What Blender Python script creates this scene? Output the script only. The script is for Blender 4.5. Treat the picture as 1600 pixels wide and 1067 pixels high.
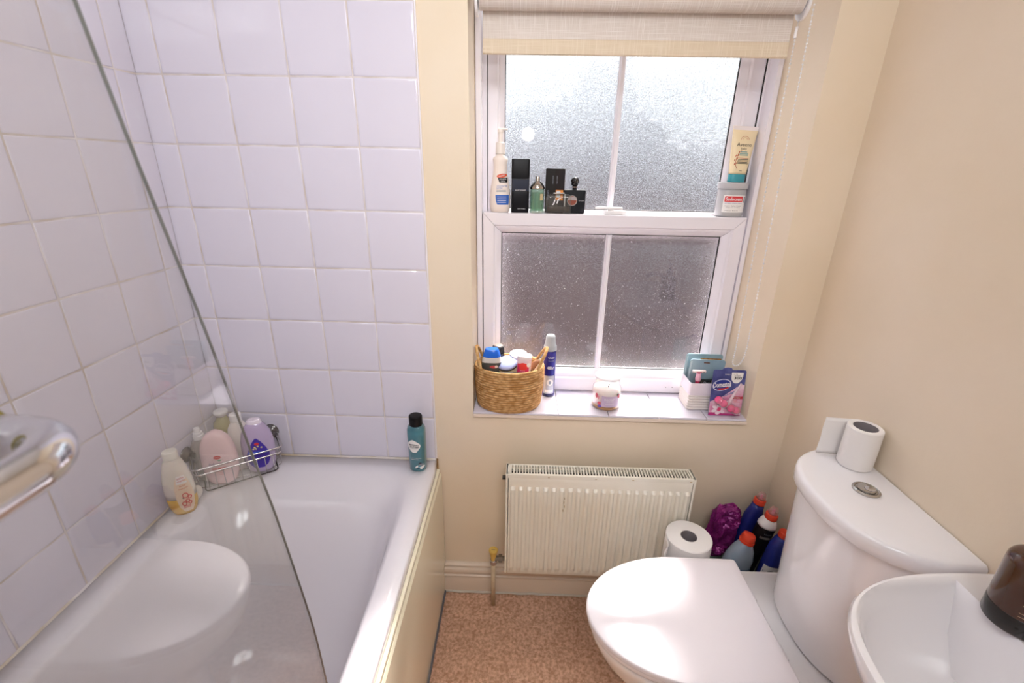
import bpy, bmesh, math, random
from mathutils import Vector, Matrix, noise
random.seed(7)
PI = math.pi
sc = bpy.context.scene
COL = sc.collection
for o in list(bpy.data.objects):
    bpy.data.objects.remove(o)

# ------------------------------------------------------------------ camera
f_px, rx, ry, rz = 713.36, -.3632, .0187, .0208
cy, sy, cp, sp = math.cos(rz), math.sin(rz), math.cos(rx), math.sin(rx)
fwd = Vector((-sy*cp, cy*cp, sp)); r0 = Vector((cy, sy, 0)); u0 = r0.cross(fwd)
right = math.cos(ry)*r0 + math.sin(ry)*u0
up = -math.sin(ry)*r0 + math.cos(ry)*u0
cam = bpy.data.objects.new('camera', bpy.data.cameras.new('camera'))
COL.objects.link(cam)
M4 = Matrix((right, up, -fwd)).transposed().to_4x4()
M4.translation = Vector((.2594, -1.2187, 1.4149))
cam.matrix_world = M4
cam.data.sensor_width = 36
cam.data.lens = 36*f_px/1600
cam.data.clip_start = .02
cam.data.dof.use_dof = True
cam.data.dof.focus_distance = 1.25
cam.data.dof.aperture_fstop = 8
sc.camera = cam

# ------------------------------------------------------------------ view, world, lights
sc.view_settings.view_transform = 'Standard'
sc.view_settings.look = 'None'
sc.view_settings.gamma = 1
sc.view_settings.use_curve_mapping = False
sc.view_settings.exposure = 0.18
w = bpy.data.worlds.new('sky'); sc.world = w; w.use_nodes = True
wn = w.node_tree.nodes; wl = w.node_tree.links
bg = wn['Background']
bg.inputs[0].default_value = (.86, .93, 1, 1); bg.inputs[1].default_value = 2.7

def light(name, kind, loc, energy, color=(1, 1, 1), size=.1, target=None, direction=None, size_y=None):
    l = bpy.data.lights.new(name, kind); l.energy = energy; l.color = color
    if kind == 'AREA':
        l.size = size
        if size_y: l.shape = 'RECTANGLE'; l.size_y = size_y
    elif kind == 'SUN': l.angle = size
    else: l.shadow_soft_size = size
    o = bpy.data.objects.new(name, l); COL.objects.link(o); o.location = loc
    d = Vector(direction) if direction else (Vector(target)-Vector(loc) if target else Vector((0, 0, -1)))
    o.rotation_euler = d.to_track_quat('-Z', 'Y').to_euler()
    return o
SUN = light('sun', 'SUN', (2, 5, 8), 110, (1, .95, .90), .10, direction=(-.30, -1, -1.29))
TOP_FILL = light('overhead_fill', 'AREA', (.25, -.75, 2.36), 2.2, (.945, .972, 1), .55)  # added soft fill under the ceiling, lifts the whole room
FLASH = light('camera_flash', 'AREA', (.27, -1.24, 1.60), 1.2, (.97, .975, 1), .07, target=(.1, .2, 1.62))
FLASH.data.shape = 'DISK'
FLASH.data.spread = math.radians(115)
FRONT_FILL = light('front_fill', 'AREA', (.35, -1.58, 2.18), 8.0, (.945, .972, 1), 1.1, target=(-.25, 0, 1.0), size_y=.36)  # added fill panel inside the room, high near the front wall
FRONT_FILL.data.spread = math.radians(130)

# ------------------------------------------------------------------ materials
def lin(c):
    if isinstance(c, str):
        c = [int(c[i:i+2], 16)/255 for i in (0, 2, 4)]
    return tuple((x/12.92 if x <= .04045 else ((x+.055)/1.055)**2.4) for x in c[:3]) + (1,)
MAT = {}
def mat(name, col, rough=.5, metal=0, spec=.5, **k):
    if name in MAT: return MAT[name]
    m = bpy.data.materials.new(name); m.use_nodes = True
    nt = m.node_tree; N = nt.nodes; L = nt.links; b = N['Principled BSDF']
    b.inputs['Base Color'].default_value = lin(col)
    b.inputs['Roughness'].default_value = rough
    b.inputs['Metallic'].default_value = metal
    b.inputs['Specular IOR Level'].default_value = spec
    if 'trans' in k: b.inputs['Transmission Weight'].default_value = k['trans']
    if 'ior' in k: b.inputs['IOR'].default_value = k['ior']
    if 'coat' in k: b.inputs['Coat Weight'].default_value = k['coat']; b.inputs['Coat Roughness'].default_value = .05
    if 'sss' in k:
        b.inputs['Subsurface Weight'].default_value = k['sss']; b.inputs['Subsurface Scale'].default_value = .01
    if 'var' in k or 'bump' in k:
        tc = N.new('ShaderNodeTexCoord'); nz = N.new('ShaderNodeTexNoise')
        nz.inputs['Scale'].default_value = k.get('scale', 20); nz.inputs['Detail'].default_value = k.get('detail', 4)
        mp = N.new('ShaderNodeMapping'); mp.inputs['Scale'].default_value = k.get('stretch', (1, 1, 1))
        L.new(tc.outputs['Object'], mp.inputs[0]); L.new(mp.outputs[0], nz.inputs['Vector'])
        if 'var' in k:
            mx = N.new('ShaderNodeMix'); mx.data_type = 'RGBA'
            cr = N.new('ShaderNodeMapRange'); cr.inputs[1].default_value = .35; cr.inputs[2].default_value = .65
            L.new(nz.outputs['Fac'], cr.inputs[0]); L.new(cr.outputs[0], mx.inputs[0])
            mx.inputs[6].default_value = lin(col); mx.inputs[7].default_value = lin(k['var'])
            L.new(mx.outputs[2], b.inputs['Base Color'])
        if 'bump' in k:
            n2 = nz
            if 'bscale' in k:
                n2 = N.new('ShaderNodeTexNoise'); n2.inputs['Scale'].default_value = k['bscale']; n2.inputs['Detail'].default_value = 3
                L.new(mp.outputs[0], n2.inputs['Vector'])
            bp = N.new('ShaderNodeBump'); bp.inputs['Strength'].default_value = k['bump']; bp.inputs['Distance'].default_value = k.get('bdist', .002)
            L.new(n2.outputs['Fac'], bp.inputs['Height']); L.new(bp.outputs[0], b.inputs['Normal'])
    MAT[name] = m
    return m

def glassy(name, tint=(1, 1, 1), f0=.04, opac=0, opcol='ffffff', rough=0.0, power=5, dirt=0):
    """Clear sheet: mostly transparent with a Fresnel reflection and, if asked, a milky share."""
    if name in MAT: return MAT[name]
    m = bpy.data.materials.new(name); m.use_nodes = True
    nt = m.node_tree; N = nt.nodes; L = nt.links
    for n in list(N): N.remove(n)
    out = N.new('ShaderNodeOutputMaterial')
    tr = N.new('ShaderNodeBsdfTransparent'); tr.inputs[0].default_value = (*tint, 1)
    gl = N.new('ShaderNodeBsdfGlossy'); gl.inputs['Roughness'].default_value = rough
    lw = N.new('ShaderNodeLayerWeight'); lw.inputs[0].default_value = .5
    pw = N.new('ShaderNodeMath'); pw.operation = 'POWER'; pw.inputs[1].default_value = power
    ma = N.new('ShaderNodeMath'); ma.operation = 'MULTIPLY_ADD'; ma.inputs[1].default_value = 1-f0; ma.inputs[2].default_value = f0
    L.new(lw.outputs['Facing'], pw.inputs[0]); L.new(pw.outputs[0], ma.inputs[0])
    base = tr
    if opac:
        df = N.new('ShaderNodeBsdfPrincipled'); df.inputs['Base Color'].default_value = lin(opcol); df.inputs['Roughness'].default_value = .4
        m1 = N.new('ShaderNodeMixShader'); m1.inputs[0].default_value = opac
        if dirt:
            tc = N.new('ShaderNodeTexCoord'); nz = N.new('ShaderNodeTexNoise'); nz.inputs['Scale'].default_value = 6
            nz.inputs['Detail'].default_value = 6
            mr = N.new('ShaderNodeMapRange'); mr.inputs[1].default_value = .4; mr.inputs[2].default_value = .75
            mr.inputs[3].default_value = opac*.5; mr.inputs[4].default_value = opac*2
            L.new(tc.outputs['Object'], nz.inputs['Vector']); L.new(nz.outputs['Fac'], mr.inputs[0]); L.new(mr.outputs[0], m1.inputs[0])
        L.new(tr.outputs[0], m1.inputs[1]); L.new(df.outputs[0], m1.inputs[2]); base = m1
    mx = N.new('ShaderNodeMixShader')
    L.new(ma.outputs[0], mx.inputs[0]); L.new(base.outputs[0], mx.inputs[1]); L.new(gl.outputs[0], mx.inputs[2])
    L.new(mx.outputs[0], out.inputs[0]); MAT[name] = m
    return m

def obscure_glass():
    m = bpy.data.materials.new('obscure_glass'); m.use_nodes = True
    nt = m.node_tree; N = nt.nodes; L = nt.links
    for n in list(N): N.remove(n)
    out = N.new('ShaderNodeOutputMaterial')
    rf = N.new('ShaderNodeBsdfRefraction'); rf.inputs['IOR'].default_value = 1.3; rf.inputs['Roughness'].default_value = .125
    rf.inputs['Color'].default_value = (.97, .97, 1, 1)
    tr = N.new('ShaderNodeBsdfTransparent'); tr.inputs[0].default_value = (1, 1, 1, 1)
    dust = N.new('ShaderNodeBsdfDiffuse'); dust.inputs[0].default_value = (.85, .82, .86, 1)
    tl = N.new('ShaderNodeBsdfTranslucent'); tl.inputs[0].default_value = (.9, .88, .92, 1)
    gl = N.new('ShaderNodeBsdfGlossy'); gl.inputs['Roughness'].default_value = .02
    g2 = N.new('ShaderNodeBsdfGlossy'); g2.inputs['Roughness'].default_value = .16
    tc = N.new('ShaderNodeTexCoord')
    nz = N.new('ShaderNodeTexNoise'); nz.inputs['Scale'].default_value = 240; nz.inputs['Detail'].default_value = 4
    n2 = N.new('ShaderNodeTexNoise'); n2.inputs['Scale'].default_value = 1100; n2.inputs['Detail'].default_value = 1
    ad = N.new('ShaderNodeMath'); ad.operation = 'ADD'
    L.new(tc.outputs['Object'], nz.inputs[0]); L.new(tc.outputs['Object'], n2.inputs[0])
    L.new(nz.outputs['Fac'], ad.inputs[0]); L.new(n2.outputs['Fac'], ad.inputs[1])
    bp = N.new('ShaderNodeBump'); bp.inputs['Strength'].default_value = 1; bp.inputs['Distance'].default_value = .0022
    L.new(ad.outputs[0], bp.inputs['Height'])
    L.new(bp.outputs[0], rf.inputs['Normal']); L.new(bp.outputs[0], g2.inputs['Normal']); L.new(bp.outputs[0], tl.inputs['Normal'])
    m1 = N.new('ShaderNodeMixShader'); m1.inputs[0].default_value = .24
    L.new(rf.outputs[0], m1.inputs[1]); L.new(tr.outputs[0], m1.inputs[2])
    m2 = N.new('ShaderNodeMixShader'); m2.inputs[0].default_value = 0
    L.new(m1.outputs[0], m2.inputs[1]); L.new(tl.outputs[0], m2.inputs[2])
    m4 = N.new('ShaderNodeMixShader'); m4.inputs[0].default_value = .03
    L.new(m2.outputs[0], m4.inputs[1]); L.new(g2.outputs[0], m4.inputs[2])
    lw = N.new('ShaderNodeLayerWeight'); pw = N.new('ShaderNodeMath'); pw.operation = 'POWER'; pw.inputs[1].default_value = 5
    ma = N.new('ShaderNodeMath'); ma.operation = 'MULTIPLY_ADD'; ma.inputs[1].default_value = .94; ma.inputs[2].default_value = .05
    L.new(lw.outputs['Facing'], pw.inputs[0]); L.new(pw.outputs[0], ma.inputs[0])
    m3 = N.new('ShaderNodeMixShader')
    L.new(ma.outputs[0], m3.inputs[0]); L.new(m4.outputs[0], m3.inputs[1]); L.new(gl.outputs[0], m3.inputs[2])
    # limescale specks and the fine grain of the pressed pattern
    n4 = N.new('ShaderNodeTexNoise'); n4.inputs['Scale'].default_value = 210; n4.inputs['Detail'].default_value = 2; L.new(tc.outputs['Object'], n4.inputs[0])
    mr = N.new('ShaderNodeMapRange'); mr.inputs[1].default_value = .69; mr.inputs[2].default_value = .73; mr.inputs[4].default_value = .55; L.new(n4.outputs['Fac'], mr.inputs[0])
    m5 = N.new('ShaderNodeMixShader'); L.new(mr.outputs[0], m5.inputs[0]); L.new(m3.outputs[0], m5.inputs[1]); L.new(dust.outputs[0], m5.inputs[2])
    n6 = N.new('ShaderNodeTexNoise'); n6.inputs['Scale'].default_value = 480; n6.inputs['Detail'].default_value = 2; L.new(tc.outputs['Object'], n6.inputs[0])
    m6 = N.new('ShaderNodeMapRange'); m6.inputs[1].default_value = .36; m6.inputs[2].default_value = .62; m6.inputs[3].default_value = .62; m6.inputs[4].default_value = 1.0; L.new(n6.outputs['Fac'], m6.inputs[0])
    cb = N.new('ShaderNodeCombineColor')
    for q in range(3): L.new(m6.outputs[0], cb.inputs[q])
    L.new(cb.outputs[0], rf.inputs['Color'])
    L.new(m5.outputs[0], out.inputs[0])
    return m

paint = mat('cream_paint', 'ecdcc6', .55, spec=.3, var='e7d5bb', scale=2.5, bump=.25, bscale=90, bdist=.0012)
ceilm = mat('ceiling_white', 'f2efe9', .8)
gloss_white = mat('gloss_white_paint', 'efe6d8', .3, bump=.1, scale=30)
skirt_m = mat('skirting_paint', 'ddcbb8', .35, bump=.15, scale=25)
tile_m = mat('tile_glaze', 'e3deea', .07, spec=.6, var='dfd9e6', scale=3, bump=.05, bscale=14, bdist=.003)
grout_m = mat('grout', 'eae4e6', .8, var='cdbfb4', scale=13, detail=8)
upvc = mat('white_upvc', 'eee8ee', .22, spec=.5)
gasket = mat('black_gasket', '15130f', .5)
ceramic = mat('white_ceramic', 'efebed', .08, spec=.6, coat=.3)
acrylic = mat('bath_acrylic', 'e8e3e8', .12, spec=.5, coat=.2)
plasticw = mat('white_plastic', 'f0ecec', .3)
seat_m = mat('seat_plastic', 'ece5ea', .13, spec=.6)
panel_m = mat('cream_bath_panel', 'f3ecd4', .12, spec=.5, coat=.15)
chrome = mat('chrome', 'd8d8dc', .09, 1)
satin = mat('satin_chrome', 'b9b6b2', .25, 1)
steelw = mat('wire_chrome', 'd6d3d2', .14, 1)
darkwire = mat('dark_wire', '3a3531', .4, .6)
rad_m = mat('radiator_enamel', 'f1ecdf', .3, var='ede6d6', scale=8)
rust_m = mat('rusty_scratch', 'a98e62', .8)
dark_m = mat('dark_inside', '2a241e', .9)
brass_m = mat('yellow_knob', 'd8b45c', .4)
paper = mat('toilet_paper', 'f4efec', .95, bump=.4, scale=120, bdist=.001)
card_m = mat('grey_card', '938a8c', .9)
black_g = mat('black_gloss', '0d0c0e', .18)
black_m = mat('black_matt', '100e11', .5, spec=.25)
MAT['obscure'] = obscure_glass()

# ------------------------------------------------------------------ mesh helpers
def obj(name, bm, m, parent=None, smooth=False, recalc=True):
    if recalc: bmesh.ops.recalc_face_normals(bm, faces=bm.faces[:])
    me = bpy.data.meshes.new(name); bm.to_mesh(me); bm.free()
    if m: me.materials.append(m)
    if smooth:
        me.shade_smooth()
        if smooth == 'auto': me.set_sharp_from_angle(angle=math.radians(38))
    o = bpy.data.objects.new(name, me); COL.objects.link(o)
    if parent: o.parent = parent
    return o
def meta(o, label=None, cat=None, group=None, kind=None):
    if label: o['label'] = label
    if cat: o['category'] = cat
    if group: o['group'] = group
    if kind: o['kind'] = kind
    return o
def thing(name, label, cat, loc=(0, 0, 0), rot=(0, 0, 0), group=None):
    o = bpy.data.objects.new(name, None); COL.objects.link(o)
    o.empty_display_size = .02; o.location = loc; o.rotation_euler = rot
    return meta(o, label, cat, group)
def struct(name, bm, m, smooth=False):
    return meta(obj(name, bm, m, None, smooth), kind='structure')
def box(bm, x0, x1, y0, y1, z0, z1, bev=0, seg=2):
    r = bmesh.ops.create_cube(bm, size=1)
    for v in r['verts']:
        v.co = Vector(((x0+x1)/2+v.co.x*(x1-x0), (y0+y1)/2+v.co.y*(y1-y0), (z0+z1)/2+v.co.z*(z1-z0)))
    if bev:
        es = set(e for v in r['verts'] for e in v.link_edges)
        bmesh.ops.bevel(bm, geom=list(es), offset=bev, segments=seg, affect='EDGES', profile=.5)
    return bm
def bx(*a, **k): return box(bmesh.new(), *a, **k)
def rings(bm, rs, cap0=True, cap1=True, closed=False):
    vs = [[bm.verts.new(p) for p in r] for r in rs]
    n = len(rs[0])
    for i in range(len(vs)-1 + (1 if closed else 0)):
        a, b = vs[i], vs[(i+1) % len(vs)]
        for j in range(n):
            k = (j+1) % n
            bm.faces.new((a[j], a[k], b[k], b[j]))
    if not closed:
        if cap0: bm.faces.new(vs[0][::-1])
        if cap1: bm.faces.new(vs[-1])
    return bm
def tube(pts, r, n=8, closed=False, bm=None, caps=True):
    bm = bm or bmesh.new(); P = [Vector(p) for p in pts]; m = len(P); rs = []
    prev = None
    for i in range(m):
        if closed: t = P[(i+1) % m]-P[i-1]
        else: t = P[min(i+1, m-1)]-P[max(i-1, 0)]
        t.normalize()
        if prev is None:
            a = Vector((0, 0, 1)) if abs(t.z) < .9 else Vector((1, 0, 0)); nrm = t.cross(a).normalized()
        else:
            nrm = (prev - t*prev.dot(t)).normalized()
        prev = nrm; b = t.cross(nrm)
        rr = r[i] if isinstance(r, (list, tuple)) else r
        rs.append([P[i]+rr*(math.cos(2*PI*j/n)*nrm+math.sin(2*PI*j/n)*b) for j in range(n)])
    return rings(bm, rs, caps, caps, closed)
def smooth_path(pts, k=6, closed=False):
    P = [Vector(p) for p in pts]; out = []; n = len(P)
    rng = range(n if closed else n-1)
    for i in rng:
        if closed: a, b, c, d = P[i-1], P[i], P[(i+1) % n], P[(i+2) % n]
        else: a, b, c, d = P[max(i-1, 0)], P[i], P[i+1], P[min(i+2, n-1)]
        for j in range(k):
            t = j/k
            out.append(.5*((2*b)+(-a+c)*t+(2*a-5*b+4*c-d)*t*t+(-a+3*b-3*c+d)*t**3))
    if not closed: out.append(P[-1])
    return out
def prism(bm, pts, axis, a, b):
    """extrude a 2-D outline along an axis"""
    def P(p, t):
        return {'x': (t, p[0], p[1]), 'y': (p[0], t, p[1]), 'z': (p[0], p[1], t)}[axis]
    v0 = [bm.verts.new(P(p, a)) for p in pts]; v1 = [bm.verts.new(P(p, b)) for p in pts]; n = len(pts)
    bm.faces.new(v0[::-1]); bm.faces.new(v1)
    for i in range(n): bm.faces.new((v0[i], v0[(i+1) % n], v1[(i+1) % n], v1[i]))
    return bm
def inset(pts, d):
    n = len(pts); out = []
    area = sum(pts[i][0]*pts[(i+1) % n][1]-pts[(i+1) % n][0]*pts[i][1] for i in range(n))
    s = 1 if area > 0 else -1
    for i in range(n):
        a, c = Vector(pts[i-1]), Vector(pts[(i+1) % n]); t = (c-a).normalized()
        out.append((pts[i][0]-s*t.y*d, pts[i][1]+s*t.x*d))
    return out
def slab(bm, pts, z0, z1, rt=.006, rb=.004, k=4):
    rs = []
    for i in range(k+1):
        a = PI/2*i/k
        q = inset(pts, rb*(1-math.sin(a))); rs.append([(x, y, z0+rb*(1-math.cos(a))) for x, y in q])
    for i in range(k+1):
        a = PI/2*i/k
        q = inset(pts, rt*(1-math.cos(a))); rs.append([(x, y, z1-rt+rt*math.sin(a)) for x, y in q])
    return rings(bm, rs)

class Loft:
    """body of revolution-like sections: rows (z, half width, half depth, exponent)"""
    def __init__(s, rows): s.rows = rows
    def at(s, z):
        R = s.rows
        if z <= R[0][0]: return R[0]
        for a, b in zip(R, R[1:]):
            if z <= b[0]:
                t = (z-a[0])/max(1e-9, b[0]-a[0]); return tuple(a[i]+(b[i]-a[i])*t for i in range(4))
        return R[-1]
    def front(s, x, z):
        _, w_, d, n = s.at(z); q = min(1, abs(x)/w_)
        return -d*(1-q**n)**(1/n)
    def bm(s, N=40, cap0=True, cap1=True):
        rs = []
        for z, w_, d, n in s.rows:
            r = []
            for j in range(N):
                a = 2*PI*j/N; c, q = math.cos(a), math.sin(a)
                r.append((w_*math.copysign(abs(c)**(2/n), c), d*math.copysign(abs(q)**(2/n), q), z))
            rs.append(r)
        return rings(bmesh.new(), rs, cap0, cap1)
class Flat:
    def __init__(s, y): s.y = y
    def front(s, x, z): return s.y
def L4(rows, n=2.0):
    return Loft([(r[0], r[1], r[2] if len(r) > 2 else r[1], r[3] if len(r) > 3 else n) for r in rows])
def rnd(z0, z1, w_, d=None, n=2.0, rb=.004, rt=.004, k=4):
    """straight body with rounded bottom and top edges"""
    d = d or w_; rows = []
    for i in range(k+1):
        a = PI/2*i/k; rows.append((z0+rb*(1-math.cos(a)), w_-rb*(1-math.sin(a)), d-rb*(1-math.sin(a)), n))
    for i in range(k+1):
        a = PI/2*i/k; rows.append((z1-rt+rt*math.sin(a), w_-rt*(1-math.cos(a)), d-rt*(1-math.cos(a)), n))
    return Loft(rows)
def rect_rows(x0, x1, z0, z1, r=0, n=8):
    out = []
    for i in range(n+1):
        z = z0+(z1-z0)*i/n; out.append((z, x0, x1))
    if r:
        zs = sorted(set([z0+r*(1-math.cos(PI/2*i/4)) for i in range(5)]+[z1-r*(1-math.cos(PI/2*i/4)) for i in range(5)]))
        out = []
        for z in zs:
            dz = max(0, z0+r-z, z-(z1-r)); dx = r-math.sqrt(max(0, r*r-dz*dz)); out.append((z, x0+dx, x1-dx))
    return out
def ell_rows(cx, cz, a, b, n=12, tilt=0):
    out = []
    for i in range(n+1):
        t = -PI/2+PI*i/n; z = cz+b*math.sin(t); hw = a*math.cos(t)+1e-5
        out.append((z, cx-hw+tilt*(z-cz), cx+hw+tilt*(z-cz)))
    return out
def patch(parent, surf, name, m, rows, off=.0005, k=10, label=None):
    bm = bmesh.new(); V = []
    for z, a, b in rows:
        V.append([bm.verts.new((a+(b-a)*j/k, surf.front(a+(b-a)*j/k, z)-off, z)) for j in range(k+1)])
    for i in range(len(V)-1):
        for j in range(k): bm.faces.new((V[i][j], V[i][j+1], V[i+1][j+1], V[i+1][j]))
    o = obj(name, bm, m, parent, True, recalc=False)
    if label: o['label'] = label
    return o
def text(parent, surf, s, cx, cz, w_, h, m, off=.0011, italic=0, rot=0, name='lettering', bold=.0):
    cu = bpy.data.curves.new('t', 'FONT'); cu.body = s; cu.size = 1; cu.align_x = 'CENTER'; cu.align_y = 'CENTER'
    cu.resolution_u = 2; cu.offset = bold
    to = bpy.data.objects.new('t', cu); COL.objects.link(to)
    bpy.context.view_layer.update()
    me = bpy.data.meshes.new_from_object(to.evaluated_get(bpy.context.evaluated_depsgraph_get()))
    bpy.data.objects.remove(to); bpy.data.curves.remove(cu)
    xs = [v.co.x for v in me.vertices]; ys = [v.co.y for v in me.vertices]
    if not xs: return
    sx = w_/(max(xs)-min(xs)); sz = h/(max(ys)-min(ys)); mx = (max(xs)+min(xs))/2; my = (max(ys)+min(ys))/2
    cr, sr = math.cos(rot), math.sin(rot)
    for v in me.vertices:
        x = (v.co.x-mx)*sx; z = (v.co.y-my)*sz; x += italic*z
        x, z = x*cr-z*sr, x*sr+z*cr
        v.co = Vector((cx+x, surf.front(cx+x, cz+z)-off, cz+z))
    me.materials.clear(); me.materials.append(m); me.name = name
    o = bpy.data.objects.new(name, me); COL.objects.link(o); o.parent = parent
    return o

# ================================================================== SETTING
XL, XR, YB, YF, H = -.675, 1.069, .004, -1.78, 2.42
P = .1525
# floor
bm = bmesh.new()
box(bm, XL-.1, XR+.1, YF-.1, .3, -.06, -.012)
fl = struct('floor', bm, mat('carpet_backing', '9c7c6c', .95))
bm = bmesh.new(); nx, ny = 150, 150
x0, x1, y0, y1 = -.02, XR, -.95, .0
V = []
for i in range(ny+1):
    r = []
    for j in range(nx+1):
        x = x0+(x1-x0)*j/nx; y = y0+(y1-y0)*i/ny
        z = -.003+.0035*noise.noise(Vector((x*90, y*90, 0)))+.003*noise.noise(Vector((x*230, y*230, 4)))
        r.append(bm.verts.new((x, y, z)))
    V.append(r)
for i in range(ny):
    for j in range(nx): bm.faces.new((V[i][j], V[i][j+1], V[i+1][j+1], V[i+1][j]))
carpet_m = mat('carpet_pile', 'f2c9ae', .98, spec=.1, var='c8987b', scale=110, detail=6, bump=1.0, bscale=420, bdist=.004)
cp_ = obj('carpet', bm, carpet_m, fl, True); cp_['kind'] = 'stuff'
bm = bmesh.new(); box(bm, -.02, XR, YF, -.95, -.012, -.002); obj('carpet_edge', bm, carpet_m, fl)

struct('ceiling', bx(XL-.1, XR+.1, YF-.1, .3, H, H+.1), ceilm)
wl_ = struct('wall_left', bx(XL-.12, XL+.0014, YF-.1, .3, -.05, H), grout_m)
struct('wall_right', bx(XR, XR+.12, YF-.1, .3, -.05, H), paint)
wf = struct('wall_front', bx(XL-.1, XR+.1, YF-.12, YF, -.05, H), paint)

# back wall with the window opening
WX0, WX1, WZ0, WZ1 = .120, .945, .706, 1.97
bm = bmesh.new()
box(bm, XL-.1, WX0, YB, .30, -.05, H)
prism(bm, [(WX1, YB), (XR+.1, YB), (XR+.1, .30), (.905, .30), (.917, .15)], 'z', -.05, H)
box(bm, WX0, WX1, YB, .30, -.05, WZ0)
box(bm, WX0, WX1, YB, .30, WZ1, H)
wb = struct('wall_back', bm, paint)
# thin grout bed behind the tiled part of the back wall
obj('tile_bed', bx(XL, .0005, -.0014, YB+.0005, .50, H-.002), grout_m, wb)
obj('tile_edge_trim', bx(.0, .0035, -.003, YB, .55, H-.002, bev=.001), mat('trim_white', 'efe9ee', .3), wb)

def tile_mesh(w_, h, name='tile'):
    bm = bmesh.new(); g = .0011; t = .0062; r = .0035
    pts = [(g, g), (w_-g, g), (w_-g, h-g), (g, h-g)]
    rs = []
    for d, z in ((0, 0), (0, t-r*.8), (r*.3, t-r*.25), (r, t-.0003), (r*2.6, t)):
        q = [(pts[0][0]+d, pts[0][1]+d), (pts[1][0]-d, pts[1][1]+d), (pts[2][0]-d, pts[2][1]-d), (pts[3][0]+d, pts[3][1]-d)]
        rs.append([(a, b, z) for a, b in q])
    rings(bm, rs)
    bmesh.ops.recalc_face_normals(bm, faces=bm.faces[:])
    me = bpy.data.meshes.new(name); bm.to_mesh(me); bm.free(); me.materials.append(tile_m); me.shade_smooth()
    return me
_tm = {}
def tile(parent, w_, h, origin, ux, uy, mesh=None):
    key = (round(w_, 4), round(h, 4))
    if key not in _tm: _tm[key] = tile_mesh(*key)
    o = bpy.data.objects.new('tile', _tm[key]); COL.objects.link(o); o.parent = parent
    n = Vector(ux).cross(Vector(uy)); m = Matrix((Vector(ux), Vector(uy), n)).transposed().to_4x4()
    j = random.uniform(-.0012, .0012)
    m = m @ Matrix.Rotation(j, 4, 'X') @ Matrix.Rotation(random.uniform(-.0012, .0012), 4, 'Y')
    m.translation = Vector(origin); o.matrix_local = m
    return o
ZT = 1.6085
rows = [(ZT-(r+1)*P, P) for r in range(-5, 7)]
rows[-1] = (.546, ZT-6*P-.546)
rows[0] = (ZT+4*P, H-.001-(ZT+4*P))
for z, h in rows:
    for k in range(4): tile(wb, P, h, (-(k+1)*P, .0035, z), (1, 0, 0), (0, 0, 1))
    tile(wb, .675-4*P, h, (XL, .0035, z), (1, 0, 0), (0, 0, 1))
PL = .1453
rows[-1] = (.546, rows[-1][1])
for z, h in rows:
    tile(wl_, .064, h, (XL-.0035, -.064, z), (0, 1, 0), (0, 0, 1))
    k = 0
    while -.064-k*PL > YF+.02:
        y1_ = -.064-k*PL; w_ = min(PL, y1_-YF)
        tile(wl_, w_, h, (XL-.0035, y1_-w_, z), (0, 1, 0), (0, 0, 1)); k += 1

# skirting boards (torus profile)
def skirting(name, length, place):
    prof = [(0, 0), (.020, 0), (.020, .058), (.016, .064), (.0215, .068), (.0215, .074), (.017, .078), (.020, .084), (.021, .092), (.018, .099), (.010, .103), (.013, .107), (.0125, .113), (.006, .119), (0, .120)]
    bm = bmesh.new(); prism(bm, prof, 'x', 0, length)
    o = struct(name, bm, skirt_m, 'auto'); o.matrix_world = place; return o
m = Matrix.Translation((.003, YB, 0)) @ Matrix.Scale(-1, 4, (0, 1, 0)); skirting('baseboard_back', XR-.006, m)
m = Matrix(((0, -1, 0, XR), (-1, 0, 0, -.02), (0, 0, 1, 0), (0, 0, 0, 1))); skirting('baseboard_right', 1.70, m)
# bead of filler between skirting and carpet
struct('trim_1', tube([(x/40*1.05+.01, -.0185+.0012*math.sin(x*2.3), .0015+.001*math.sin(x*1.7)) for x in range(41)], .004, 6), mat('dusty_filler', 'cfc6ba', .9))
# door behind the camera
dr = meta(thing('door_1', None, None), kind='structure')
obj('door_leaf', bx(.05, .85, YF-.005, YF+.03, .0, 2.02, bev=.003), gloss_white, dr)
for (a, b, c, d) in ((.15, .42, .15, .9), (.48, .75, .15, .9), (.15, .42, 1.05, 1.9), (.48, .75, 1.05, 1.9)):
    obj('door_panel', bx(a, b, YF+.026, YF+.036, c, d, bev=.006), gloss_white, dr)
for a, b in ((-.02, .05), (.85, .92)): obj('door_frame', bx(a, b, YF-.005, YF+.045, 0, 2.09, bev=.004), gloss_white, dr)
obj('door_frame', bx(.05, .85, YF-.005, YF+.045, 2.02, 2.09, bev=.004), gloss_white, dr)
obj('door_handle', tube(smooth_path([(.11, YF+.03, 1.0), (.11, YF+.07, 1.0), (.12, YF+.085, 1.0), (.22, YF+.085, 1.0)], 5), .008), satin, dr, True)

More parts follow.
